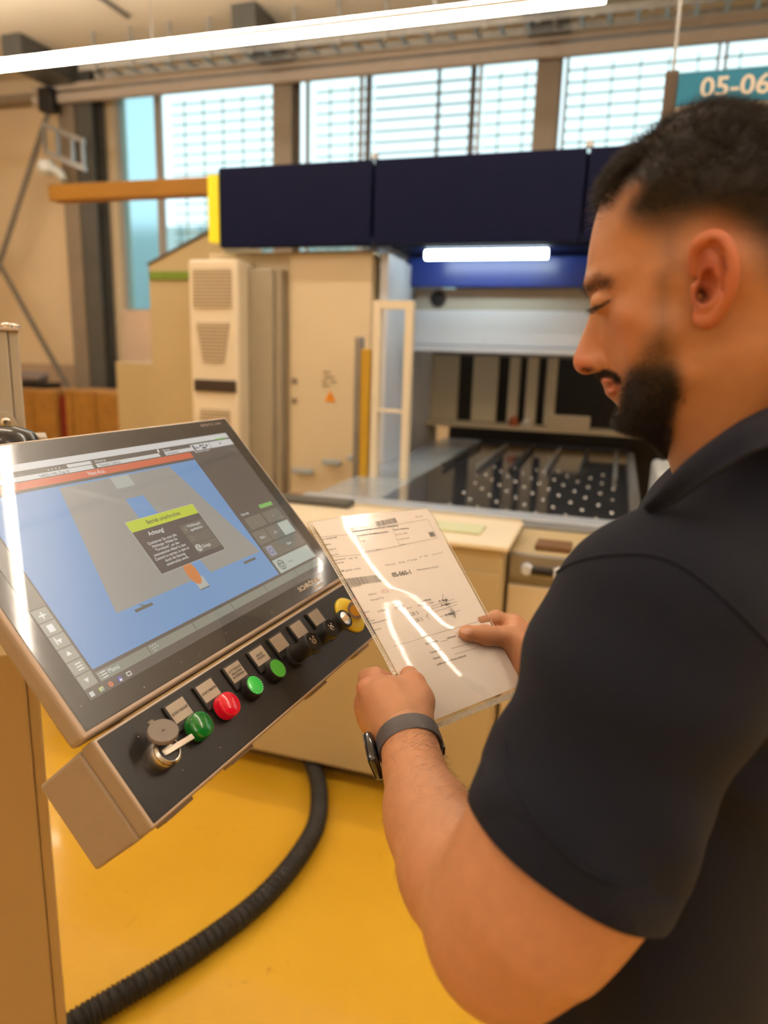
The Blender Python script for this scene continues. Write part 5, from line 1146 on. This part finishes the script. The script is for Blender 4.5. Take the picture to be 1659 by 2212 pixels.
lh.chain([W3(795, 1515, .845), pd_(800, 1500, .022), pd_(840, 1503, .020), pd_(868, 1510, .018)], [.0150, .0112, .0100, .0088], .006)
lh.chain([W3(797, 1543, .850), pd_(806, 1533, .030), pd_(842, 1535, .028), pd_(865, 1540, .022)], [.0145, .0108, .0098, .0086], .006)
lh.chain([W3(804, 1568, .845), pd_(815, 1562, .036), pd_(848, 1565, .030)], [.0130, .0098, .0088], .006)
for (u, v, d, r) in ((789, 1487, .815, .010), (787, 1533, .832, .009)): lh.ell(W3(u, v, d), np.eye(3), (r, r, r), .008)
P_, Q_, _ = lh.mesh(); P_ = smooth_mesh(P_, Q_, 2)
c_ = np.tile(SKIN, (len(P_), 1))
for (u, v, d) in ((785, 1480, .82), (785, 1535, .84), (895, 1475, .82)):
    m_ = 0.45 * np.exp(-(np.linalg.norm(P_ - W3(u, v, d), axis=1) / .016) ** 2)[:, None]; c_ = c_ * (1 - m_) + SKIN_R * m_
parts_P.append(P_); parts_Q.append(Q_); parts_C.append(c_)
rh = Vol(np.min([W3(980, 1290, .9), W3(1200, 1560, .85), W3(980, 1500, 1.1), W3(1000, 1300, 1.12)], 0) - .01, np.max([W3(1300, 1290, 1.1), W3(1300, 1560, .85), W3(1250, 1300, 1.14)], 0) + .01, 0.0016)
def pr_(u, v, off): return W3(u, v, pdep(u, v) + off)
tipd = pdep(1005, 1366)
rh.chain([W3(1008, 1367, tipd - .0105), W3(1048, 1372, pdep(1048, 1372) - .014), W3(1095, 1376, .985), W3(1150, 1410, .975)], [.0105, .0128, .0145, .0195], .008)
rh.chain([W3(1120, 1400, 1.00), W3(1150, 1425, .985), W3(1200, 1450, .96), W3(1290, 1500, .94)], [.022, .027, .029, .031], .014)
rh.cone(W3(1112, 1375, .995), W3(1108, 1355, 1.02), .0165, .0155, .008)
rh.chain([W3(1150, 1440, .985), W3(1160, 1468, .975)], [.020, .018], .014)
rh.chain([W3(1150, 1400, 1.0), W3(1110, 1352, 1.035)], [.024, .0165], .012)
rh.chain([W3(1110, 1352, 1.035), pr_(1072, 1336, .016), pr_(1030, 1345, .013)], [.0150, .0112, .0095], .006)
rh.chain([W3(1115, 1385, 1.045), pr_(1070, 1372, .024), pr_(1030, 1380, .020)], [.0150, .0112, .0095], .006)
rh.chain([W3(1122, 1415, 1.04), pr_(1085, 1408, .026), pr_(1050, 1412, .022)], [.0145, .0108, .0092], .006)
rh.chain([W3(1132, 1440, 1.03), pr_(1105, 1438, .026), pr_(1080, 1440, .022)], [.013, .0098, .0085], .006)
P_, Q_, _ = rh.mesh(); P_ = smooth_mesh(P_, Q_, 2); c_ = np.tile(SKIN, (len(P_), 1)); parts_P.append(P_); parts_Q.append(Q_); parts_C.append(c_)
# right forearm running back to the elbow, inside the sleeve
SR_ = px(1480, 1300, .53) + np.array([.57, .82, 0]) * .36
ra = Vol(np.min([W3(1180, 1400, .9), SR_ - [.12, .12, .30]], 0) - .05, np.max([W3(1290, 1500, 1.0), SR_ + [.06, .1, .02]], 0) + .05, 0.005)
EL_R = SR_ + np.array([-.05, .04, -.27])
ra.chain([W3(1200, 1450, .96), W3(1290, 1500, .94), EL_R, SR_], [.029, .033, .048, .06], .02)
P_, Q_, _ = ra.mesh(); P_ = smooth_mesh(P_, Q_, 2); parts_P.append(P_); parts_Q.append(Q_); parts_C.append(np.tile(SKIN, (len(P_), 1)))

for a_, b_, c_ in ear_parts: parts_P.append(a_); parts_Q.append(b_); parts_C.append(c_)
man = empty('person', (0.28, 0.62, 0), 'bearded man in dark navy polo shirt looking down at the sheet he holds', 'person')
off = 0; AQ = []
for P_, Q_ in zip(parts_P, parts_Q): AQ.append(Q_ + off); off += len(P_)
skin = mat('skin', (1, 1, 1), 0.46, spec=0.4, vary=0, sss=0.12)
nt = skin.node_tree; p_ = nt.nodes['Principled BSDF']; at = nt.nodes.new('ShaderNodeAttribute'); at.attribute_name = 'tint'
tc = nt.nodes.new('ShaderNodeTexCoord'); nz = nt.nodes.new('ShaderNodeTexNoise'); nz.inputs['Scale'].default_value = 90; nz.inputs['Detail'].default_value = 6
mr = nt.nodes.new('ShaderNodeMapRange'); mr.inputs['To Min'].default_value = 0.88; mr.inputs['To Max'].default_value = 1.12
mm = nt.nodes.new('ShaderNodeMix'); mm.data_type = 'RGBA'; mm.blend_type = 'MULTIPLY'; mm.inputs[0].default_value = 1
bp2 = nt.nodes.new('ShaderNodeBump'); bp2.inputs['Strength'].default_value = 0.25; bp2.inputs['Distance'].default_value = 0.001; nz2 = nt.nodes.new('ShaderNodeTexNoise'); nz2.inputs['Scale'].default_value = 500; nz2.inputs['Detail'].default_value = 4
nt.links.new(tc.outputs['Object'], nz.inputs['Vector']); nt.links.new(tc.outputs['Object'], nz2.inputs['Vector']); nt.links.new(nz.outputs['Fac'], mr.inputs['Value']); nt.links.new(at.outputs['Color'], mm.inputs[6]); nt.links.new(mr.outputs[0], mm.inputs[7])
nt.links.new(mm.outputs[2], p_.inputs['Base Color']); nt.links.new(nz2.outputs['Fac'], bp2.inputs['Height']); nt.links.new(bp2.outputs['Normal'], p_.inputs['Normal'])
body = raw_object('body', np.concatenate(parts_P), np.concatenate(AQ), skin, man, colors=np.concatenate(parts_C))

# ---- shirt
FB = np.array([-.82, .57, 0]); FB /= np.linalg.norm(FB); RB = np.array([.57, .82, 0]); RB /= np.linalg.norm(RB)
SL_ = px(1480, 1300, .53); MID = SL_ + RB * .18
sv = Vol(np.min([W3(1040, 1700, .42), SL_ - [.22, .15, .62], MID - [.3, .3, .6]], 0) - .0, np.max([SR_ + [.12, .14, .12], SL_ + [.2, .1, .12]], 0) + .02, 0.0040)
body_c = lambda dx, dz: MID + FB * dx + EZ * dz
sv.ell(body_c(-.01, -.12), np.stack([RB, FB, EZ]), (.190, .120, .20), .05)
sv.ell(body_c(-.05, -.02), np.stack([RB, FB, EZ]), (.165, .085, .085), .06)
sv.ell(body_c(.0, -.36) + np.array([-.03, -.02, 0]), np.stack([RB, FB, EZ]), (.180, .125, .26), .06)
sv.chain([SL_ + RB * .03, MID + FB * -.03 + EZ * .035, SR_ - RB * .03], [.070, .075, .070], .05)
sv.cone(MID + FB * -.02 + EZ * .03, px(1690, 1100, .66), .072, .070, .05)
sv.cone(px(1500, 1235, .540), px(1740, 1050, .575), .043, .066, .03)
sv.cone(SR_, EL_R, .075, .068, .03); sv.cone(EL_R, W3(1330, 1520, .94), .066, .052, .02)
q_all = (slice(None),) * 3
# sleeve: a shell with an open hem
ax_ = (S_B - S_A); Ls = np.linalg.norm(ax_); ax_ /= Ls
S_C = S_B + ax_ * .05
nh_ = ax_ + 0.22 * FWD; nh_ /= np.linalg.norm(nh_); HEM = S_B + ax_ * 0.0
def cone_field(v, a, b, ra, rb):
    X, Y, Z = v.grid(q_all); a, b = v.L(a), v.L(b); ab = b - a; t = np.clip(((X - a[0]) * ab[0] + (Y - a[1]) * ab[1] + (Z - a[2]) * ab[2]) / (ab @ ab), 0, 1)
    return (np.sqrt((X - a[0] - t * ab[0]) ** 2 + (Y - a[1] - t * ab[1]) ** 2 + (Z - a[2] - t * ab[2]) ** 2) - (ra + (rb - ra) * t)).astype(np.float32), t
fs, ts = cone_field(sv, S_A, S_C, .0875, .0715)
X, Y, Z = sv.grid(q_all)
hemd = ((X - HEM[0]) * nh_[0] + (Y - HEM[1]) * nh_[1] + (Z - HEM[2]) * nh_[2]).astype(np.float32)      # > 0 beyond the hem
# soft folds running round the arm and the torso
fold = 0.0050 * np.sin(55 * hemd + 9 * X - 6 * Z) * np.exp(-((hemd + .10) / .06) ** 2) + 0.0025 * np.sin(70 * (X + Y) + 30 * Z) * np.exp(-((hemd + .03) / .05) ** 2)
fs = fs + fold.astype(np.float32) - 0.0012 * (hemd > -0.030).astype(np.float32)
fs = np.maximum(fs, hemd)
inner, _t = cone_field(sv, S_A + ax_ * .10, S_C, .078, .0650)
torso = sv.f
torso = torso + (0.0036 * np.sin(38 * (X - Y) + 46 * Z + 4 * np.sin(14 * Z)) ).astype(np.float32)
al_ = smin(torso, fs, 0.028)
al_ = np.maximum(al_, -np.maximum(inner, -(hemd + .012)))                                                  # hollow mouth of the sleeve
sv.f = al_.astype(np.float32)
# (hem)  below the armpit is kept by cutting the hem side of the torso blend
P_, Q_, _ = sv.mesh(); P_ = smooth_mesh(P_, Q_, 6)
cloth = mat('navy_jersey', srgb(20, 24, 38), 0.85, spec=0.25, vary=0.06, scale=300, bump=0.35, bscale=2200, sheen=0.03)
shirt = raw_object('polo_shirt', P_, Q_, cloth, man)
bvh = BVHTree.FromPolygons([Vector(p) for p in P_], [tuple(int(i) for i in q) for q in Q_])
def on_shirt(u, v, off=0.0):
    d = ray(u, v); d = d / np.linalg.norm(d); r = bvh.ray_cast(Vector(CAM), Vector(d))
    if r[0] is None: return None
    return np.array(r[0]) - d * off
def seam(L_, r, name, n=10):
    pts_ = [on_shirt(u, v, 0.0002) for u, v in cr2(L_, n, False)]; pts_ = [p for p in pts_ if p is not None]
    if len(pts_) > 3: return MB().tube(pts_, r, 6).build(name, cloth, shirt)
seam([(1168, 1300), (1195, 1245), (1250, 1212), (1330, 1198), (1410, 1200), (1480, 1228), (1560, 1290), (1640, 1370), (1700, 1440)], .0016, 'shoulder_seam')
seam([(1093, 1600), (1110, 1690), (1165, 1780), (1250, 1870), (1330, 1905), (1400, 1900)], .0010, 'hem_stitching')
hw = MB(); vs_ = []; NH_ = 72; e1_ = np.cross(ax_, EZ); e1_ /= np.linalg.norm(e1_); e2_ = np.cross(ax_, e1_)
rings = ((.0, .0742), (.001, .0762), (-.004, .0772), (-.022, .0782), (-.026, .0770), (-.026, .0735))
for k in range(NH_):
    e_ = cos(2 * pi * k / NH_) * e1_ + sin(2 * pi * k / NH_) * e2_
    for (dz_, r_) in rings:
        t_off = -r_ * (e_ @ nh_) / (ax_ @ nh_); wob = 0.0012 * sin(3 * 2 * pi * k / NH_) + .0008 * sin(7 * 2 * pi * k / NH_ + 1); vs_.append(S_B + ax_ * (t_off + dz_) + e_ * (r_ + wob))
nr = len(rings); hw.add(vs_, [(k * nr + j, k * nr + (j + 1) % nr, ((k + 1) % NH_) * nr + (j + 1) % nr, ((k + 1) % NH_) * nr + j) for k in range(NH_) for j in range(nr)], 0, True)
hw.build('sleeve_hem', cloth, shirt, sharp=70)
# collar: a folded band round the neck
def band(top, bot, name, th=.003, n=8, fold_=.004):
    T_c = [px(*p) for p in top]; B_c = [px(*p) for p in bot]; T_c = catmull(T_c, n); B_c = catmull(B_c, n); K_ = 7; vs_ = []; N_ = len(T_c)
    for i in range(N_):
        e = B_c[i] - T_c[i]; tg = T_c[min(i + 1, N_ - 1)] - T_c[max(i - 1, 0)]; nn = np.cross(tg, e); nn /= np.linalg.norm(nn) + 1e-12
        if nn @ (CAM - T_c[i]) < 0: nn = -nn
        for k in range(K_ + 1): f_ = k / K_; vs_.append(T_c[i] + e * f_ + nn * fold_ * sin(pi * min(f_ * 1.2, 1)))
        for k in range(K_, -1, -1): f_ = k / K_; vs_.append(T_c[i] + e * f_ + nn * (fold_ * sin(pi * min(f_ * 1.2, 1)) - th))
    M_ = 2 * (K_ + 1); ff_ = [(i * M_ + k, i * M_ + (k + 1) % M_, (i + 1) * M_ + (k + 1) % M_, (i + 1) * M_ + k) for i in range(N_ - 1) for k in range(M_)]
    ff_ += [tuple(range(M_))[::-1], tuple((N_ - 1) * M_ + k for k in range(M_))]
    return MB().add(vs_, ff_, 0, True).build(name, cloth, shirt, sharp=60)
band([(1394, 1085, .515), (1430, 1045, .50), (1475, 1000, .49), (1530, 955, .487), (1600, 908, .49), (1680, 872, .51), (1760, 850, .56), (1830, 850, .64), (1850, 860, .74)],
     [(1404, 1112, .512), (1450, 1088, .492), (1505, 1050, .475), (1570, 1005, .465), (1640, 966, .465), (1730, 950, .485), (1830, 940, .54), (1910, 940, .63), (1930, 950, .75)], 'collar')

# ---- trousers and shoes (mostly below the frame)
denim = mat('black_trouser_cloth', srgb(36, 33, 34), 0.75, spec=0.25, vary=0.08, scale=200, bump=0.2, bscale=1500)
tv = Vol(np.array([-.12, .25, .0]), np.array([.62, .98, 1.06]), 0.009)
HC = MID + np.array([-.045, -.02, 0]); HC = np.array([HC[0], HC[1], .96])
tv.ell(HC, np.stack([RB, FB, EZ]), (.185, .135, .13), .05)
for sg_ in (-1, 1):
    h_ = HC + RB * .09 * sg_; kn = np.array([HC[0], HC[1], .50]) + RB * .11 * sg_ + FB * .02; an = np.array([HC[0], HC[1], .09]) + RB * .12 * sg_ - FB * .01
    tv.chain([h_ - EZ * .05, kn, an], [.095, .068, .052], .04)
P_, Q_, _ = tv.mesh(); P_ = smooth_mesh(P_, Q_, 2); tro = raw_object('trousers', P_, Q_, denim, man)
for sg_ in (-1, 1):
    an = np.array([HC[0], HC[1], .0]) + RB * .12 * sg_ - FB * .01
    sh = Vol(an - [.22, .22, .01], an + [.22, .22, .16], .005); sh.chain([an - FB * .04 + EZ * .05, an + FB * .08 + EZ * .045, an + FB * .17 + EZ * .035], [.045, .042, .032], .02); sh.cone(an + EZ * .05, an + EZ * .11, .045, .048, .02); sh.plane(an + EZ * .002, -EZ)
    P_, Q_, _ = sh.mesh(); raw_object('shoe', smooth_mesh(P_, Q_, 2), Q_, M['black'], man)

# ---- hair
def strands(roots, dirs, lens, r0, wav=0.0, curl=0.0, nseg=4, droop=0.0, seed=1, name='hair', m_=None, parent=None):
    rg = np.random.default_rng(seed); n = len(roots); pts_ = [roots]; d = dirs.copy(); p = roots.copy(); 
    a1 = np.cross(d, rg.normal(size=(n, 3))); a1 /= np.linalg.norm(a1, axis=1)[:, None]; a2 = np.cross(d, a1)
    ph = rg.uniform(0, 6.28, n)
    for k in range(nseg):
        d2 = d + wav * rg.normal(size=(n, 3)) + curl * (a1 * np.cos(ph + k * 1.5)[:, None] + a2 * np.sin(ph + k * 1.5)[:, None]) + np.array([0, 0, -droop]) * (k / nseg)
        d2 /= np.linalg.norm(d2, axis=1)[:, None]; p = p + d2 * (lens / nseg)[:, None]; pts_.append(p.copy()); d = 0.6 * d + 0.4 * d2 if curl == 0 else d
    Pn = np.stack(pts_, 1); V_ = np.zeros((n, nseg + 1, 3, 3)); sd = a1; s2 = a2
    for k in range(nseg + 1):
        r = r0 * (1 - 0.85 * k / nseg)
        for j in range(3): V_[:, k, j] = Pn[:, k] + r * (sd * cos(2.094 * j) + s2 * sin(2.094 * j))
    base = (np.arange(n) * (nseg + 1) * 3)[:, None]; F_ = []
    for k in range(nseg):
        for j in range(3):
            l = (j + 1) % 3; F_.append(np.concatenate([base + k * 3 + j, base + k * 3 + l, base + (k + 1) * 3 + l, base + (k + 1) * 3 + j], 1))
    F_ = np.concatenate(F_); V_ = V_.reshape(-1, 3)
    o = np.zeros(3); q_ = parent
    while q_ is not None: o = o + np.array(q_.location); q_ = q_.parent
    me = bpy.data.meshes.new(name); me.from_pydata((V_ - o).tolist(), [], F_.tolist()); me.materials.append(m_); me.polygons.foreach_set('use_smooth', [True] * len(me.polygons)); me.update()
    ob = bpy.data.objects.new(name, me); COL.objects.link(ob); ob.parent = parent; return ob
hairm = mat('dark_brown_hair', (0.022, 0.014, 0.010), 0.38, spec=0.5, vary=0.35, scale=60)
armhair = mat('fine_arm_hair', (0.045, 0.026, 0.018), 0.5, vary=0.2)
# sample the head surface
Pw_ = parts_P[0]; Qh_ = parts_Q[0]; cen = Pw_[Qh_].mean(1); e1 = Pw_[Qh_[:, 2]] - Pw_[Qh_[:, 0]]; e2 = Pw_[Qh_[:, 3]] - Pw_[Qh_[:, 1]]; nn_ = np.cross(e1, e2); ar = np.linalg.norm(nn_, axis=1) / 2; nn_ /= ar[:, None] * 2 + 1e-12
ctr = Q0 + EZ * -.0 + FH * -.06
if ((cen - ctr) * nn_).sum(1).mean() < 0: nn_ = -nn_
Lc = (cen - Q0) @ np.stack([FH, EZ, NH]).T; cs, ct, cz = Lc[:, 0], Lc[:, 1], np.abs(Lc[:, 2])
def sample(wt, n, seed):
    rg = np.random.default_rng(seed); w_ = wt * ar; i = rg.choice(len(cen), n, p=w_ / w_.sum()); j = (rg.uniform(-.5, .5, (n, 2)) * 0.0022)
    t1 = e1[i] / (np.linalg.norm(e1[i], axis=1)[:, None] + 1e-9); t2 = np.cross(nn_[i], t1)
    return i, cen[i] + t1 * j[:, :1] + t2 * j[:, 1:] - nn_[i] * .0005
mD = sstep(-poly_sd(dark_poly, cs, ct), -.010, .014) * (cz > .035) + sstep(ct, hp(1440, 330)[1], hp(1440, 300)[1]) + ((cz <= .04) & (ct > hp(1290, 462)[1])) * 1.0
mD = np.clip(mD, 0, 1) * (cs < hp(1288, 460)[0] + .002)
i, r_ = sample(mD + 1e-9, 26000, 3)
up_t = np.clip((ct[i] - hp(1440, 470, WN)[1]) / .05, 0, 1)
flow = nn_[i] * 0.55 - FH * 0.5 + EZ * -0.15 + RNG.normal(size=(len(i), 3)) * .22; flow /= np.linalg.norm(flow, axis=1)[:, None]
strands(r_, flow, .003 + .008 * up_t * RNG.uniform(.7, 1.3, len(i)), .00016, wav=.18, nseg=4, seed=4, name='hair', m_=hairm, parent=man)
# curly fringe above the forehead
fr_w = np.exp(-((cs - hp(1345, 380)[0]) / .016) ** 2 - ((ct - hp(1345, 380)[1]) / .018) ** 2) * (cz < .045)
i, r_ = sample(fr_w + 1e-9, 2600, 5); flow = nn_[i] * 0.7 + FH * .30 + EZ * -.1 + RNG.normal(size=(len(i), 3)) * .18; flow /= np.linalg.norm(flow, axis=1)[:, None]
strands(r_, flow, RNG.uniform(.010, .019, len(i)), .00028, wav=.1, curl=.75, nseg=9, droop=.5, seed=6, name='curly_fringe', m_=hairm, parent=man)
# beard
mB = np.clip(sstep(-poly_sd(beard_poly, cs, ct), .0, .014) * (cz > .02) * sstep(-ct, -hp(1400, 700, WN)[1], -hp(1400, 840, WN)[1]) + sstep(-poly_sd(beard_core, cs, ct), -.006, .006) + 1.0 * ((cz < .034) & (ct < hp(1320, 896)[1]) & (cs > hp(1452, 900)[0])), 0, 1)
mB = mB * (1 - sstep(-np.minimum(poly_sd(ulip, cs, ct), poly_sd(llip, cs, ct)), -.001, .002)) * (cs > hp(1490, 900)[0])
i, r_ = sample(mB + 1e-9, 15000, 8); low = np.clip((hp(1400, 800, WN)[1] - ct[i]) / .05, 0, 1)
flow = nn_[i] * 0.55 - EZ * (.55) + FH * .12 + RNG.normal(size=(len(i), 3)) * .25; flow /= np.linalg.norm(flow, axis=1)[:, None]
strands(r_, flow, (.0022 + .0062 * low) * RNG.uniform(.6, 1.2, len(i)), .00015, wav=.25, nseg=4, seed=9, name='beard', m_=hairm, parent=man)
mS = sstep(-poly_sd(stache, cs, ct), -.001, .003) * (cz < .032); i, r_ = sample(mS + 1e-9, 1500, 10)
flow = nn_[i] * .5 - EZ * .6 - FH * .25 + RNG.normal(size=(len(i), 3)) * .2; flow /= np.linalg.norm(flow, axis=1)[:, None]
strands(r_, flow, RNG.uniform(.003, .006, len(i)), .00014, wav=.2, nseg=3, seed=11, name='moustache', m_=hairm, parent=man)
br_w = np.exp(-(line_d(brow, cs, ct) / .0035) ** 2) * (cz < .052) * (cz > .008); i, r_ = sample(br_w + 1e-9, 900, 12)
flow = nn_[i] * .5 - FH * .45 + EZ * .1 + RNG.normal(size=(len(i), 3)) * .2; flow /= np.linalg.norm(flow, axis=1)[:, None]
strands(r_, flow, RNG.uniform(.004, .008, len(i)), .00013, wav=.15, nseg=3, seed=13, name='eyebrow', m_=hairm, parent=man)
for sg_ in (1, -1):
    la_w = np.exp(-(line_d(lash, cs, ct) / .0012) ** 2) * (cz < .046) * (cz > .02) * (Lc[:, 2] * sg_ > 0); i, r_ = sample(la_w + 1e-12, 90, 14)
    flow = FH * .8 + EZ * -.25 + nn_[i] * .3 + RNG.normal(size=(len(i), 3)) * .12; flow /= np.linalg.norm(flow, axis=1)[:, None]
    strands(r_, flow, RNG.uniform(.006, .009, len(i)), .00017, nseg=3, seed=15, name='eyelash', m_=hairm, parent=man)
# forearm hair
Pa, Qa = parts_P[1], parts_Q[1]; cen = Pa[Qa].mean(1); e1 = Pa[Qa[:, 2]] - Pa[Qa[:, 0]]; e2 = Pa[Qa[:, 3]] - Pa[Qa[:, 1]]; nn_ = np.cross(e1, e2); ar = np.linalg.norm(nn_, axis=1) / 2; nn_ /= ar[:, None] * 2 + 1e-12
wr = W3(885, 1640, .73); fax = EL - wr; fl = np.linalg.norm(fax); fax /= fl; tt_ = ((cen - wr) @ fax) / fl
cl_ = wr + np.clip(tt_, 0, 1)[:, None] * fax * fl
if ((cen - cl_) * nn_).sum(1)[(tt_ > 0) & (tt_ < 1)].mean() < 0: nn_ = -nn_
wt = ((tt_ > -.05) & (tt_ < .75)) * (1 - 0.9 * np.clip(tt_, 0, 1)) * (0.25 + np.clip(nn_ @ (-FWD), 0, 1)); i, r_ = sample(wt + 1e-9, 1700, 16)
flow = nn_[i] * .35 - fax * 0.25 + RIGHT * .75 + DOWN * .35 + RNG.normal(size=(len(i), 3)) * .35; flow -= nn_[i] * ((flow * nn_[i]).sum(1) * .65)[:, None]; flow /= np.linalg.norm(flow, axis=1)[:, None]
strands(r_, flow, RNG.uniform(.008, .016, len(i)), .00010, wav=.15, nseg=5, seed=17, name='arm_hair', m_=armhair, parent=man)

# ---- thumbnails
nail = mat('finger_nail', srgb(206, 156, 134), 0.25, spec=0.6, vary=0.02, coat=0.3)
bh = BVHTree.FromPolygons([Vector(p) for p in parts_P[3]], [tuple(int(i) for i in q) for q in parts_Q[3]])
def nail_patch(B_, c, ax2, up2, L_, W_2, name):
    n_ = 9; vs_ = []; ok = True
    for j in range(n_):
        for i_ in range(n_):
            a, b = (i_ / (n_ - 1) * 2 - 1), (j / (n_ - 1) * 2 - 1); r_ = sqrt(a * a * 0.9 + b * b * 0.9); k_ = 1 / max(1, r_)
            u, v = c[0] + (ax2[0] * a * L_ + up2[0] * b * W_2) * k_, c[1] + (ax2[1] * a * L_ + up2[1] * b * W_2) * k_
            d = ray(u, v); d /= np.linalg.norm(d); h_ = B_.ray_cast(Vector(CAM), Vector(d))
            if h_[0] is None: return
            vs_.append(np.array(h_[0]) - d * .0005)
    ff_ = [(j * n_ + i_, j * n_ + i_ + 1, (j + 1) * n_ + i_ + 1, (j + 1) * n_ + i_) for j in range(n_ - 1) for i_ in range(n_ - 1)]
    MB().add(vs_, ff_, 0, True).build(name, nail, man)
nail_patch(bh, (1008, 1363), (1, .12), (-.12, 1), 13, 7, 'thumbnail')

# ---- smartwatch on the left wrist
wa = W3(893, 1658, .719); wb_ = W3(872, 1578, .763); wax = wb_ - wa; wax /= np.linalg.norm(wax); wc = W3(884, 1606, .748)
wu = np.cross(wax, RIGHT); wu /= np.linalg.norm(wu)
if wu @ (CAM - wc) < 0: wu = -wu
wr_ = np.cross(wu, wax); wr_ /= np.linalg.norm(wr_)
if wr_ @ RIGHT < 0: wr_ = -wr_
watch = empty('smart_watch', wc, 'black smart watch with grey rubber band on the left wrist', 'watch')
band_m = mat('slate_rubber_band', srgb(82, 78, 80), 0.5, vary=0.05, scale=80); case_m = mat('glossy_black_case', (0.012, 0.012, 0.014), 0.1, vary=0, coat=0.8)
q = MB(); NB = 64; vs_ = []; RA_, RB_ = .0318, .0308
for k in range(NB):
    a = 2 * pi * k / NB
    for (dr, h) in ((0, -.0095), (.0022, -.0105), (.0028, -.008), (.0028, .008), (.0022, .0105), (0, .0095)):
        vs_.append(wc + (RA_ + dr) * cos(a) * wr_ + (RB_ + dr) * sin(a) * wu + h * wax)
ff_ = [(k * 6 + j, k * 6 + (j + 1) % 6, ((k + 1) % NB) * 6 + (j + 1) % 6, ((k + 1) % NB) * 6 + j) for k in range(NB) for j in range(6)]
q.add(vs_, ff_, 0, True); q.build('band', band_m, watch)
an_ = radians(196); cd = cos(an_) * wr_ + sin(an_) * wu; ct_ = np.cross(wax, cd)
q = MB(); q.box(wc + cd * .0345, wax, ct_, cd, (-.0205, .0205), (-.0175, .0175), (0, .0095), 0, .0042); q.build('case', case_m, watch)
q = MB(); q.box(wc + cd * .0345, wax, ct_, cd, (-.0185, .0185), (-.0155, .0155), (.0090, .0103), 0, .0006); q.build('display', case_m, watch)
q = MB(); q.box(wc + cos(radians(-12)) * wr_ * .0345 + sin(radians(-12)) * wu * .033, wax, np.cross(wax, wr_), wr_, (-.011, .011), (-.006, .006), (-.001, .003), 0, .0012); q.build('clasp', case_m, watch)
